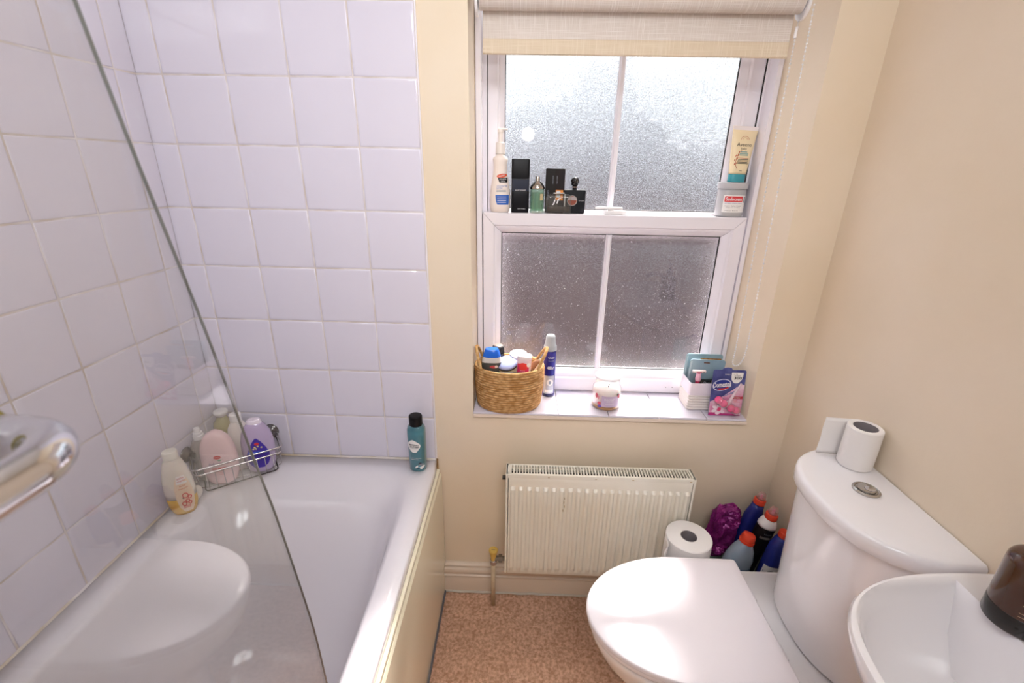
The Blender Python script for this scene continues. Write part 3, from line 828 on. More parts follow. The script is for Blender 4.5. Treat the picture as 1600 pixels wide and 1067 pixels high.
# --- lotion pump bottle
t = thing('lotion_bottle', 'tall white pump bottle of lotion at the left end of the window ledge', 'bottle', (.188, .171, SZ), (0, 0, .1))
b_ = L4([(0, .024, .015), (.003, .0275, .0185), (.02, .030, .020), (.05, .0295, .020), (.075, .0260, .0185), (.10, .0215, .0165), (.122, .0190, .016), (.134, .0195, .017), (.142, .0215, .0175), (.148, .020, .0165), (.153, .0125, .0125), (.158, .011, .011)], 2.3)
cream = mat('lotion_white', 'efe2da', .35)
obj('bottle_body', b_.bm(), cream, t, True)
obj('pump_collar', L4([(.157, .0125), (.158, .0135), (.186, .0128), (.188, .011)]).bm(24), mat('pump_cream', 'efe6df', .35), t, 'auto')
obj('pump_stem', L4([(.187, .006), (.212, .0065), (.213, .008), (.219, .008), (.2205, .006)]).bm(16), MAT['pump_cream'], t, 'auto')
bm = bmesh.new(); box(bm, -.008, .020, -.005, .005, .219, .2245, bev=.002); obj('pump_head', bm, MAT['pump_cream'], t)
patch(t, b_, 'label', orange_l, ell_rows(.004, .1005, .014, .0055, tilt=.9), .0008)
patch(t, b_, 'label', black_m, [(.082, -.003, .0195), (.0955, -.008, .0205)], .0007)
patch(t, b_, 'label', blue_l, [(.022, -.009, .0235), (.030, -.0125, .0245), (.049, -.0145, .0245)], .0007)
text(t, b_, "PALMER'S", .004, .1005, .018, .004, white_ink, .0013, rot=.25)
text(t, b_, 'COCOA BUTTER', .0065, .0915, .020, .0034, white_ink, .0013)
text(t, b_, 'FORMULA', .0075, .086, .013, .003, white_ink, .0013)
text(t, b_, 'COCOA BUTTER', .004, .073, .030, .0042, blue_l, .0010)
text(t, b_, 'SOFTENS', -.003, .067, .017, .0042, blue_l, .0010)
lines(t, b_, -.012, .016, .061, 2, .004, pale_ink)
lines(t, b_, -.009, .018, .043, 4, .005, white_ink, off=.0013)

# --- tall black fragrance box
t = thing('fragrance_box', 'tall matt black fragrance bottle with square lid on the window ledge', 'bottle', (.246, .172, SZ), (0, 0, .04))
bm = rnd(0, .092, .0255, .017, 9, .002, .001).bm(48); obj('bottle_body', bm, mat('night_blue', '0c0e16', .25, spec=.3), t, 'auto')
bm = rnd(.0928, .146, .0258, .0175, 9, .001, .002).bm(48); obj('cap', bm, mat('charcoal', '101013', .4, spec=.2), t, 'auto')
s_ = Flat(-.0172); text(t, s_, "NUIT D'ISSEY", .001, .0625, .030, .0033, white_ink, .0006)
text(t, s_, 'ISSEY MIYAKE', .004, .0115, .022, .0024, white_ink, .0006)
patch(t, s_, 'blue_band', mat('blue_black', '1b2236', .2), rect_rows(-.0235, .0235, .060, .091), .0002)
text(t, s_, "NUIT D'ISSEY", .001, .0625, .030, .0033, white_ink, .0012)

# --- green glass bottle with silver shoulder
t = thing('cologne_bottle', 'pale green round cologne bottle with silver shoulder on the ledge', 'bottle', (.2955, .170, SZ))
gl_clear = glassy('clear_glass', (.95, .96, .95), .06, power=3)
g_ = rnd(.0, .066, .0205, .0205, 2, .003, .003)
obj('bottle_body', g_.bm(), glassy('green_glass', (.80, .93, .86), .08, opac=.30, opcol='8fb39c', power=3), t, True)
obj('liquid', rnd(.008, .058, .0172, .0172, 2).bm(), glassy('green_liquid', (.55, .80, .66), .05, opac=.42, opcol='4f8a68'), t, True)
obj('base_ring', rnd(.0, .007, .0222, .0222, 2, .002, .002).bm(), glassy('thick_glass', (.9, .93, .93), .25, opac=.2), t, True)
sh_ = L4([(.066, .0215), (.069, .0215), (.075, .0195), (.084, .0125), (.088, .007), (.092, .0062), (.099, .0062), (.101, .005)])
obj('silver_shoulder', sh_.bm(), mat('dark_chrome', 'b9b4ae', .12, 1), t, True)
patch(t, g_, 'label', mat('gold_strip', 'c9b48c', .4), rect_rows(.008, .016, .036, .054), .0006)

# --- dark brown carton
t = thing('fragrance_carton', 'dark brown carton with an orange square behind the short clear bottle', 'box', (.347, .184, SZ), (0, 0, -.12))
bm = bx(-.0275, .0275, -.013, .011, 0, .122, bev=.0008); obj('carton_body', bm, mat('brown_black', '1c1110', .4, spec=.2), t)
s_ = Flat(-.013)
patch(t, s_, 'side_panel', mat('carton_side', '1f1a18', .4, spec=.2), rect_rows(-.0270, -.0005, .001, .121), .0003)
patch(t, s_, 'label', mat('amber_print', 'e08a2c', .4), rect_rows(.0035, .0245, .036, .0645), .0006)
patch(t, s_, 'label', mat('silver_print', 'c9c9cc', .4), rect_rows(.0055, .0165, .044, .0625), .0009)
text(t, s_, 'HUGO BOSS', -.006, .092, .022, .003, pale_ink, .0008, rot=PI/2)
text(t, s_, 'THE SCENT', .006, .092, .022, .003, pale_ink, .0008, rot=PI/2)
text(t, s_, 'HUGO', -.019, .050, .026, .005, pale_ink, .0008, rot=PI/2)

# --- clear flat bottle, a third full
t = thing('perfume_bottle', 'short clear glass perfume bottle lying wide in front of the brown carton', 'bottle', (.357, .1605, SZ))
obj('bottle_body', rnd(0, .054, .0370, .0095, 5, .005, .010).bm(), glassy('clear_bottle', (.93, .93, .90), .05, opac=.03, power=4), t, True)
obj('liquid', rnd(.005, .0205, .0325, .0072, 5, .003, .0005).bm(), glassy('brown_liquid', (.30, .22, .12), .05, opac=.6, opcol='2c2014'), t, True)
obj('cap', rnd(.0545, .058, .0165, .006, 5, .001, .001).bm(), mat('silver_cap', 'dcd9d6', .2, .8), t, True)
text(t, Flat(-.0097), 'jf', -.006, .034, .020, .020, white_ink, .0006, italic=.3)
obj('neck_tube', tube([(.018, 0, .004), (.018, 0, .054)], .0022, 8), glassy('tube', (.9, .9, .9), .1, opac=.3), t, True)

# --- black bottle with ball cap and round window
t = thing('perfume_bottle', 'black perfume bottle with ball cap and round amber disc on the ledge', 'bottle', (.4035, .181, SZ))
bm = rnd(0, .066, .0325, .0115, 7, .004, .003).bm(48)
obj('bottle_body', bm, mat('grainy_black', '111318', .4, spec=.2, bump=.8, scale=900, bdist=.0006), t, True)
obj('collar', L4([(.066, .0075), (.069, .0075), (.0695, .006), (.077, .006)]).bm(20), mat('black_steel', '2c2a2c', .2, .7), t, 'auto')
obj('collar_ring', L4([(.072, .0085), (.074, .0085)]).bm(20), mat('pinkish_silver', 'cbb4ae', .2, .9), t, 'auto')
obj('cap', L4([(.0765, .0085), (.081, .0098), (.086, .0105), (.087, .0118), (.091, .0118), (.0955, .0105), (.099, .0068), (.1005, .002)]).bm(20), black_g, t, True)
s_ = Flat(-.0115)
patch(t, s_, 'disc_rim', mat('disc_rim', 'cfc6c4', .2, .6), ell_rows(-.006, .036, .0145, .0145, 16), .0005)
patch(t, s_, 'amber_disc', mat('amber_disc', '8e4a3a', .25), ell_rows(-.006, .036, .0125, .0125, 16), .0009)
patch(t, s_, 'disc_highlight', mat('disc_pale', 'a89c9c', .2), [(.037, -.0183, .0063), (.042, -.017, .005), (.047, -.012, .0003)], .0012)
text(t, s_, 'BLACK OPIUM', .0205, .036, .015, .002, white_ink, .0006)

# --- nappy cream tub
t = thing('cream_tub', 'grey tub of baby cream with red and white label on the ledge', 'tub', (.857, .1835, SZ), (0, 0, .06))
grey = mat('tub_grey', 'b4b2b4', .3)
b_ = rnd(0, .076, .0375, .0285, 2.6, .004, .002); obj('tub_body', b_.bm(), grey, t, True)
b_.rows = b_.rows
obj('tub_lid', rnd(.0765, .094, .0405, .0310, 2.6, .001, .002).bm(), mat('lid_grey', 'bbb8bb', .3), t, 'auto')
patch(t, b_, 'label', white_l, rect_rows(-.031, .032, .013, .060, .001), .0005)
patch(t, b_, 'label', red_l, rect_rows(-.0285, .0215, .042, .0575, .002), .0009)
text(t, b_, 'Sudocrem', -.004, .0500, .044, .0095, white_ink, .0015, bold=.02)
text(t, b_, 'ANTISEPTIC HEALING CREAM', -.004, .0385, .048, .0023, mat('blue_ink', '4a4f9c', .5), .0012)
text(t, b_, 'Eczema . Surface Wounds', -.003, .031, .046, .0025, ink, .0012)
text(t, b_, 'Nappy Rash and Acne', -.003, .0265, .040, .0024, ink, .0012)
text(t, b_, 'Minor Burns', -.006, .0185, .036, .0022, ink, .0012)
for i in range(7):
    patch(t, b_, 'barcode', ink, rect_rows(.0245, .029, .041+i*.0022, .0422+i*.0022), .0012)

# --- cream tube standing on the tub
t = thing('cream_tube', 'beige squeeze tube with teal cap standing on the grey tub', 'tube', (.862, .184, SZ+.0945), (-.02, .03, .06))
obj('cap', rnd(0, .020, .0215, .0150, 2.4, .001, .001).bm(), mat('teal_cap', '3f9aa6', .35), t, 'auto')
t.scale = (1.07, 1, 1.07)
tb = L4([(.0205, .0225, .0155, 2.2), (.03, .0232, .015, 2.2), (.08, .0288, .0095, 2.2), (.118, .0325, .0045, 2.4), (.127, .0335, .0022, 4), (.136, .0335, .0016, 6)])
obj('tube_body', tb.bm(), mat('tube_beige', 'f0dcb4', .35), t, True)
patch(t, tb, 'crimp', mat('crimp', 'efe4e2', .4), rect_rows(-.0334, .0334, .127, .1358), .0004)
tx = mat('brown_ink', '4a3a2e', .5); rd2 = mat('terracotta_ink', 'c05a3c', .5); bl2 = mat('teal_ink', '7ba8a4', .5)
text(t, tb, 'Aveeno', .001, .0925, .039, .009, ink, .0008)
text(t, tb, 'baby', .001, .0820, .015, .007, tx, .0008)
arc = bmesh.new(); tube([(.0005+.0105*math.cos(a), tb.front(.0105*math.cos(a), .104+.0085*math.sin(a))-.0006, .104+.0085*math.sin(a)) for a in [PI*i/12 for i in range(13)]], .0004, 4, bm=arc)
tube([(.0005+.006*math.cos(a), tb.front(.006*math.cos(a), .104+.005*math.sin(a))-.0006, .104+.005*math.sin(a)) for a in [PI*i/10 for i in range(11)]], .0003, 4, bm=arc)
obj('emblem', arc, rd2, t)
lines(t, tb, -.008, .012, .0735, 1, .003, bl2, .0022); lines(t, tb, -.009, .016, .0690, 2, .0032, bl2, .0020)
lines(t, tb, -.011, .020, .0590, 1, .003, rd2, .0008)
lines(t, tb, -.011, .019, .0555, 4, .0032, tx, .0014); lines(t, tb, -.004, .004, .028, 1, .003, tx)
sp_ = [(-.0095, .033), (-.0135, .040), (-.0155, .050), (-.0145, .060), (-.0115, .070)]
bm = bmesh.new(); tube([(x, tb.front(x, z)-.0006, z) for x, z in sp_], .0005, 4, bm=bm)
for i, (x, z) in enumerate(((-.017, .045), (-.0125, .048), (-.018, .055), (-.013, .058), (-.0165, .065), (-.011, .067), (-.010, .0735), (-.0055, .0755))):
    y = tb.front(x, z)-.0007; V = [bm.verts.new((x+.0022*math.cos(a)*.6+.0022*math.sin(a)*.4, y, z+.003*math.sin(a))) for a in [2*PI*j/8 for j in range(8)]]; bm.faces.new(V)
obj('leaf_print', bm, rd2, t)

# ------------------------------------------------------------ things on the sill
ZS = .7224
# --- jute basket
def jute(name, c1, c2):
    m = bpy.data.materials.new(name); m.use_nodes = True; N = m.node_tree.nodes; L = m.node_tree.links; b = N['Principled BSDF']
    tc = N.new('ShaderNodeTexCoord'); g = N.new('ShaderNodeTexVoronoi'); g.inputs['Scale'].default_value = 1
    mp = N.new('ShaderNodeMapping'); mp.inputs['Scale'].default_value = (62, 62, 128)
    L.new(tc.outputs['Object'], mp.inputs[0]); L.new(mp.outputs[0], g.inputs['Vector'])
    nz = N.new('ShaderNodeTexNoise'); nz.inputs['Scale'].default_value = 220; L.new(tc.outputs['Object'], nz.inputs['Vector'])
    mx = N.new('ShaderNodeMix'); mx.data_type = 'RGBA'; mx.inputs[6].default_value = lin(c1); mx.inputs[7].default_value = lin(c2)
    mr = N.new('ShaderNodeMapRange'); mr.inputs[1].default_value = .15; mr.inputs[2].default_value = .75; L.new(g.outputs['Distance'], mr.inputs[0])
    L.new(mr.outputs[0], mx.inputs[0]); m2 = N.new('ShaderNodeMix'); m2.data_type = 'RGBA'; m2.blend_type = 'MULTIPLY'; m2.inputs[0].default_value = .35
    L.new(mx.outputs[2], m2.inputs[6]); L.new(nz.outputs[0], m2.inputs[7]); L.new(m2.outputs[2], b.inputs['Base Color'])
    sx = N.new('ShaderNodeSeparateXYZ'); L.new(tc.outputs['Object'], sx.inputs[0])
    k1 = N.new('ShaderNodeMath'); k1.operation = 'MULTIPLY'; k1.inputs[1].default_value = PI*17/.133; L.new(sx.outputs[2], k1.inputs[0])
    k2 = N.new('ShaderNodeMath'); k2.operation = 'SINE'; L.new(k1.outputs[0], k2.inputs[0]); k3 = N.new('ShaderNodeMath'); k3.operation = 'ABSOLUTE'; L.new(k2.outputs[0], k3.inputs[0])
    k4 = N.new('ShaderNodeMapRange'); k4.inputs[2].default_value = .45; k4.inputs[3].default_value = .55; L.new(k3.outputs[0], k4.inputs[0])  # grooves between coils darkened in the colour, for crease shade and dirt
    m7 = N.new('ShaderNodeMix'); m7.data_type = 'RGBA'; m7.blend_type = 'MULTIPLY'; m7.inputs[0].default_value = 1 if name == 'jute' else 0
    L.new(m2.outputs[2], m7.inputs[6]); L.new(k4.outputs[0], m7.inputs[7]); L.new(m7.outputs[2], b.inputs['Base Color'])
    b.inputs['Roughness'].default_value = .85
    bp = N.new('ShaderNodeBump'); bp.inputs['Strength'].default_value = .7; bp.inputs['Distance'].default_value = .0015; bp.invert = True
    L.new(g.outputs['Distance'], bp.inputs['Height']); L.new(bp.outputs[0], b.inputs['Normal']); return m
jm = jute('jute', 'ecbd82', 'b98549')
bk = thing('rope_basket', 'round coiled jute basket full of toiletries at the left of the sill', 'basket', (.2268, .0560, ZS))
rows_ = []; nc = 17; hh = .133
for i in range(nc*4+1):
    z = hh*i/(nc*4); ph = (i % 4)/4
    rp = .0026*abs(math.sin(PI*i/4))
    u = z/hh; w_ = .0955+.0090*math.sin(min(1, u*1.15)*PI/2)-.0075*max(0, 1-z/.014)**2
    if i == 0: w_ = .083
    rows_.append((z, w_+rp, (w_+rp)*.76, 2.05))
inn = [(z, w_-.007, d-.007, n) for z, w_, d, n in rows_[::4]]
bl = Loft(rows_); bm = bmesh.new(); N = 64
def sect(r):
    z, w_, d, n = r; return [(w_*math.copysign(abs(math.cos(a))**(2/n), math.cos(a)), d*math.copysign(abs(math.sin(a))**(2/n), math.sin(a)), z) for a in [2*PI*j/N for j in range(N)]]
rings(bm, [sect(r) for r in rows_]+[sect((hh+.002, rows_[-1][1]-.0035, rows_[-1][2]-.0035, 2.05))]+[sect(r) for r in inn[::-1][:-1]]+[sect((.006, .06, .045, 2))])
obj('woven_wall', bm, jm, bk, True)
bm = bmesh.new()
w1, d1 = rows_[-1][1]-.003, rows_[-1][2]-.003
tube([(w1*math.cos(a), d1*math.sin(a), hh+.001) for a in [2*PI*i/64 for i in range(64)]], .0045, 8, True, bm)
rim_m = jute('jute_rim', 'e6bd84', 'c08f52'); obj('rim', bm, rim_m, bk, True)
for sgn in (-1, 1):
    a0 = PI if sgn < 0 else 0; sp2 = .62
    pts = []
    for i in range(15):
        u = i/14; a = a0+(u-.5)*2*sp2; hz = .060*math.sin(PI*u)**.8
        pts.append((w1*math.cos(a)+sgn*.010*math.sin(PI*u)*(1 if sgn > 0 else -.2), d1*math.sin(a), hh+hz-.004))
    obj('handle', tube(smooth_path(pts, 3), .0047, 8), rim_m, bk, True)
BK = Vector((.2268, .0560, ZS))
def inb(x, y, z): return (BK.x+x, BK.y+y, BK.z+z)
# items in the basket
t = thing('spray_can', 'black capped can with silver top at the back of the jute basket', 'can', inb(-.036, .029, .012), (0, 0, 0))
obj('can_body', rnd(0, .150, .0185, None, 2, .002, .002).bm(28), black_g, t, True)
obj('can_cap', rnd(.1505, .170, .0182, None, 2, .001, .003).bm(28), black_m, t, True)
obj('cap_top', L4([(.1702, .0145), (.1722, .0135), (.173, .010)]).bm(24), mat('pewter', 'c0b0a6', .3, .7), t, True)
t = thing('hair_gel_bottle', 'bottle with a blue cap, silver collar and dark grey body in the jute basket', 'bottle', inb(-.0535, -.012, .0445), (0, 0, 0))
obj('bottle_body', L4([(0, .024, .017), (.075, .028, .019), (.093, .030, .021), (.105, .029, .020)], 3.2).bm(), mat('gunmetal', '4a4b49', .35), t, 'auto')
obj('collar', L4([(.1055, .030, .021), (.115, .0275, .020), (.121, .025, .019)], 3.2).bm(), mat('silver_plastic', 'cfcbc9', .25), t, 'auto')
obj('cap', L4([(.1215, .0262, .019), (.125, .0258, .019), (.141, .0205, .015), (.144, .018, .013)], 3.2).bm(), mat('royal_blue', '1f66d8', .2), t, 'auto')
sf = L4([(0, .024, .017), (.075, .028, .019), (.093, .030, .021), (.105, .029, .020)], 3.2)
patch(t, sf, 'label', mat('rose_print', 'b8434c', .4), ell_rows(.008, .093, .013, .0045), .0006)
patch(t, sf, 'label', mat('pale_rim', 'e0cfc9', .4), ell_rows(.015, .094, .0045, .0045), .0009)
t = thing('cream_jar', 'round jar with lilac lid tilted in the jute basket', 'jar', inb(-.006, -.006, .128), (.30, -.12, 0))
obj('jar_body', rnd(-.030, .009, .0315, None, 2, .004, .001).bm(), mat('beige_jar', 'd8c6a4', .4), t, 'auto')
obj('dark_band', rnd(.0092, .0125, .0325, None, 2, .0005, .0005).bm(), black_g, t, 'auto')
obj('jar_lid', L4([(.0126, .032), (.018, .0315), (.0215, .028), (.023, .020), (.0235, .008)]).bm(), mat('lilac', 'a9b2dd', .25), t, True)
t = thing('box', 'black oblong pack low in the front of the jute basket', 'box', inb(.012, -.044, .050), (.10, 0, .05))
obj('pack', bx(-.038, .038, -.008, .008, .0, .078, bev=.003), black_m, t)
t = thing('roll_on_deodorant', 'clear deodorant with red and pink label at the right of the jute basket', 'bottle', inb(.037, -.020, .0095), (.0, .05, 0))
dd = rnd(0, .155, .0215, .0165, 2.6, .003, .003)
obj('bottle_body', dd.bm(), mat('frosted_pink', 'e8cdd2', .25), t, 'auto')
obj('cap', rnd(.1555, .165, .0225, .0175, 2.6, .001, .003).bm(), mat('pearl_cap', 'f1e8ea', .2), t, 'auto')
patch(t, dd, 'label', mat('hot_pink', 'd22d66', .35), rect_rows(-.0195, .015, .085, .142, .004), .0005)
patch(t, dd, 'label', mat('scarlet', 'e23a3a', .35), ell_rows(-.003, .133, .0135, .0125), .0009)
patch(t, dd, 'label', white_l, ell_rows(.0135, .139, .0058, .0065), .0014)
text(t, dd, 'berry', -.003, .1205, .014, .004, white_ink, .0012)
text(t, dd, 'BLOSSOM', -.003, .113, .024, .004, white_ink, .0012)
t = thing('jar', 'flat white lidded jar at the back of the jute basket', 'jar', inb(.026, .030, .085), (.12, 0, 0))
obj('jar_body', rnd(0, .070, .025, None, 2, .003, .002).bm(), mat('pale_jar', 'e9dcd8', .3), t, 'auto')
obj('jar_lid', rnd(.0705, .078, .027, None, 2, .001, .002).bm(), mat('white_lid', 'f6efef', .3), t, 'auto')
t = thing('wooden_brush', 'brown wooden brush handle leaning at the right rim of the jute basket', 'brush', inb(.050, .012, .10), (.1, .75, .1))
obj('brush_handle', L4([(-.05, .008, .005), (.0, .010, .006), (.04, .012, .007), (.055, .009, .006), (.06, .004, .003)]).bm(16), mat('brown_wood', '8a5c3c', .4), t, True)
obj('brush_tip', L4([(.0605, .005, .004), (.067, .004, .003)]).bm(12), mat('tip_cream', 'd8c9ae', .4), t, True)
t = thing('toothbrush', 'cream plastic handle poking out at the right of the jute basket', 'toothbrush', inb(.050, -.012, .075), (.1, .55, 0))
obj('brush_body', bx(-.005, .005, -.003, .003, -.04, .082, bev=.002), mat('cream_plastic', 'e6cfae', .35), t)

# --- blue spray can on the sill
t = thing('deodorant_can', 'dark blue and silver aerosol can standing right of the jute basket', 'can', (.3525, .1245, ZS))
cn = rnd(0, .158, .0200, None, 2, .002, .005)
obj('can_body', cn.bm(), mat('deep_blue', '2a2a8c', .2, .3), t, 'auto')
patch(t, cn, 'label', mat('silver_band', 'b9bcc6', .3, .3), rect_rows(-.0198, .0198, .006, .075), .0004)
patch(t, cn, 'label', mat('navy_band', '1c1d4e', .3), rect_rows(-.0197, .0197, .0, .012), .0008)
patch(t, cn, 'label', white_l, rect_rows(-.012, .014, .016, .026), .0009)
patch(t, cn, 'label', white_l, ell_rows(.003, .052, .0105, .0115), .0009)
patch(t, cn, 'label', mat('grey_leaf', '8a93a0', .4), ell_rows(.003, .052, .004, .006), .0013)
text(t, cn, 'Clear', .004, .138, .020, .007, white_ink, .0009)
text(t, cn, 'finish', .004, .127, .018, .005, pale_ink, .0009)
text(t, cn, '48hr', .003, .103, .023, .011, white_ink, .0009, bold=.02)
obj('shoulder', L4([(.158, .0195), (.1585, .0208), (.170, .0205), (.174, .019)]).bm(), mat('grey_cap_low', 'a9acb0', .3), t, 'auto')
obj('cap', L4([(.174, .0185), (.176, .0175), (.190, .0155), (.202, .0145), (.207, .012), (.209, .006)]).bm(), mat('grey_cap', 'aeb2b6', .3), t, True)

# --- scented candle in a jar
t = thing('candle_jar', 'squat glass candle jar with pale lilac label in the middle of the sill', 'candle', (.530, .062, ZS))
jr = L4([(0, .036), (.002, .041), (.008, .0445), (.05, .0445), (.068, .0425), (.079, .0355), (.084, .0345), (.087, .0365), (.094, .037), (.0965, .0355)])
obj('glass_jar', jr.bm(48), glassy('jar_glass', (.96, .95, .95), .05, power=3), t, True)
obj('wax', L4([(.004, .040), (.05, .0425), (.062, .041), (.0625, .02)]).bm(40), mat('cream_wax', 'f8ece6', .5, sss=.2), t, True)
obj('amber_base', L4([(.0012, .038), (.006, .0428), (.012, .0436), (.0125, .04)]).bm(40), mat('amber_base', 'c99658', .3), t, True)
obj('wick', tube([(.004, 0, .062), (.005, 0, .070), (.008, 0, .073)], .0012, 6), black_m, t)
obj('jar_lid', L4([(.0972, .0368), (.0985, .0392), (.104, .0392), (.1075, .036), (.108, .010), (.108, .002)]).bm(48), mat('frost_lid', 'fbf7fb', .3), t, 'auto')
patch(t, jr, 'label', mat('lilac_label', 'c9b4cf', .45), rect_rows(-.021, .030, .016, .052), .0012)
text(t, jr, 'nectar', .002, .042, .030, .008, white_ink, .0018)
text(t, jr, 'wild berries', .003, .0345, .022, .003, white_ink, .0018)
lines(t, jr, -.010, .018, .027, 1, .004, white_ink, off=.0018)
berry = mat('berry_red', 'c03a52', .45); vio = mat('berry_violet', '5a3a9c', .45)
for x, z, a, b, m_ in ((-.027, .026, .0045, .0055, berry), (-.0255, .0165, .005, .005, vio), (.0295, .052, .004, .0045, berry), (.0275, .056, .0035, .004, mat('leaf_dark', '3a4048', .5)), (-.035, .048, .003, .008, berry), (-.030, .044, .0022, .006, mat('petal_rose', 'd98a98', .5)), (.031, .0465, .003, .003, berry)):
    patch(t, jr, 'berry_print', m_, ell_rows(x, z, a, b, 8), .0014, 5)

# --- white woven box
wbk = thing('white_basket', 'white woven rectangular basket with cloth lining at the right of the sill', 'basket', (.8400, .0875, ZS))
rows_ = []
for i in range(6*4+1):
    z = .054*i/24; rp = .0036*abs(math.sin(PI*i/4)); rows_.append((z, .060+rp, .040+rp, 14))
bm = bmesh.new(); rings(bm, [sect(r) for r in rows_]+[sect((.0545, .057, .037, 14)), sect((.006, .057, .037, 14))])
wv = mat('white_paper_rope', 'e9dfda', .7, bump=.6, scale=160, bdist=.001)
obj('woven_wall', bm, wv, wbk, 'auto')
rows_ = [(.050, .0615, .0415, 14), (.052, .063, .043, 14), (.0535, .0635, .0435, 14), (.070, .063, .043, 14), (.090, .062, .042, 14), (.0912, .0608, .0408, 14), (.080, .059, .039, 14), (.05, .059, .039, 14)]
bm = bmesh.new(); rings(bm, [sect(r) for r in rows_], False, False); obj('cloth_lining', bm, mat('lining', 'efe2ea', .7, bump=.3, scale=40), wbk, 'auto')
bm = bmesh.new(); box(bm, .0, .030, -.0455, -.0437, .062, .069, bev=.001); obj('stitched_tag', bm, MAT['lining'], wbk)
def sachet(label, loc, rot, w_, h, extra):
    t = thing('face_mask_sachet', label, 'sachet', loc, rot)
    pts = []
    r = .008
    for cx, cz, a0 in ((w_-r, h-r, 0), (-w_+r, h-r, 1), (-w_+r, r, 2), (w_-r, r, 3)):
        for i in range(5):
            a = (a0+i/4)*PI/2; pts.append((cx+r*math.cos(a), cz+r*math.sin(a)))
    bm = bmesh.new(); prism(bm, pts, 'y', -.0012, .0012)
    obj('sachet', bm, mat('powder_blue', '9fb9c2', .3, var='93aeb9', scale=30), t)
    s = Flat(-.0012)
    patch(t, s, 'seal_edge', mat('seal_pale', 'bfd3d8', .3), rect_rows(-w_+.001, -w_+.006, .004, h-.006), .0004)
    extra(t, s, w_, h); return t
def ex1(t, s, w_, h): patch(t, s, 'printed_strip', mat('honey_print', 'c98c3c', .4, var='8a5c2a', scale=120), rect_rows(-.012, w_-.004, h-.024, h-.014), .0005)
def ex2(t, s, w_, h):
    patch(t, s, 'hanging_slot', mat('slot_brown', '6b4226', .6), rect_rows(-.012, .006, h-.0125, h-.0085, .001), .0005)
    for x, z in ((-.022, .058), (.024, .052)):
        bm = bmesh.new(); tube([(x+.005*(1 if i % 2 else .42)*math.sin(i*PI/5), s.y-.0005, z+.005*(1 if i % 2 else .42)*math.cos(i*PI/5)) for i in range(10)], .0003, 4, True, bm); obj('star_print', bm, ink, t)
    text(t, s, 'mask', .006, .030, .022, .008, white_ink, .0008)
    patch(t, s, 'printed_panel', mat('dark_print', '2a2422', .4), rect_rows(-.010, .028, .0, .040), .0005)
sachet('light blue sachet with an orange printed strip, rearmost in the white basket', (.834, .1185, ZS+.034), (.05, 0, -.02), .056, .128, ex1)
sachet('light blue sachet with a hanging slot and dark panel, front one in the white basket', (.838, .098, ZS+.034), (.06, .0, -.05), .053, .118, ex2)
t = thing('black_pouch', 'black and brown pouch low in the white basket', 'pouch', (.838, .075, ZS+.008), (0, 0, 0))
obj('pouch', rnd(0, .083, .030, .010, 4, .004, .006).bm(), black_g, t, True)
patch(t, rnd(0, .083, .030, .010, 4), 'brown_print', mat('cocoa_print', '4a2f20', .4), rect_rows(-.002, .024, .045, .076), .0008)
text(t, Flat(-.010), 'Charcoal', .0, .078, .03, .006, white_ink, .0015)
t = thing('razor', 'pink disposable razor standing head-up at the left of the white basket', 'razor', (.803, .062, ZS+.055), (.03, 0, .0))
bm = tube([(0, 0, -.03), (0, 0, .0), (0, -.001, .030), (0, -.001, .042), (0, 0, .060), (0, 0, .066)], [.004, .0045, .0055, .0075, .0055, .004], 12); obj('handle', bm, mat('crimson', 'b8204c', .3), t, True)
obj('grip', tube([(0, -.001, .036), (0, -.001, .045), (0, 0, .064)], [.006, .0086, .006], 12), mat('baby_pink', 'f0b4c8', .3), t, True)
bm = bmesh.new(); box(bm, -.020, .020, -.004, .004, .066, .074, bev=.0015); obj('blade_head', bm, mat('blade_white', 'efdfdc', .3), t)
patch(t, Flat(-.0042), 'blade_strip', pink_l, rect_rows(-.009, .007, .0685, .0705), .0004); patch(t, Flat(-.0042), 'blade_gap', ink, rect_rows(.011, .016, .0685, .0705), .0004)
t = thing('hand_mirror', 'round white rimmed hand mirror behind the toilet-rim block card', 'mirror', (.872, .057, ZS+.066), (-.02, 0, 0))
bm = bmesh.new(); tube([(.0245*math.cos(a), 0, .025+.0245*math.sin(a)) for a in [2*PI*i/32 for i in range(32)]], .0026, 8, True, bm); obj('mirror_rim', bm, plasticw, t, True)
obj('mirror_disc', tube([(0, -.001, .025), (0, .001, .025)], .0235, 28), mat('mirror_dark', '4a4a52', .15, .6), t)
t = thing('framed_card', 'thin white framed card at the right end of the white basket', 'card', (.882, .117, ZS+.045), (.02, .0, -.3))
obj('frame', bx(-.014, .014, -.002, .002, .0, .092, bev=.0015), plasticw, t); obj('dark_card', bx(-.0125, .009, -.0035, -.0015, .03, .088), mat('dark_slate', '3a4046', .4), t)

# --- toilet rim block on its card
t = thing('rim_block_pack', 'blue and pink blister card of toilet rim blocks leaning on the white basket', 'pack', (.882, .0160, ZS+.0005), (-.12, 0, .02))
W2, HC = .0490, .145
pts = []
for cx, cz, a0 in ((W2-.006, HC-.006, 0), (-W2+.006, HC-.006, 1), (-W2+.002, .002, 2), (W2-.002, .002, 3)):
    rr = .006 if a0 < 2 else .002
    for i in range(4):
        a = (a0+i/3)*PI/2; pts.append((cx+rr*math.cos(a), cz+rr*math.sin(a)))
        if a0 == 0 and i == 3: pts += [(.008, HC+.000), (.004, HC+.006), (-.008, HC+.0075), (-.019, HC+.005), (-.024, HC)]
bm = bmesh.new(); prism(bm, pts, 'y', -.0006, .0006); obj('card', bm, mat('navy_card', '2b3170', .35, var='5a5f9c', scale=24), t)
s = Flat(-.0006)
pk = mat('pink_card', 'd07aa6', .35, var='f0d4e0', scale=28)
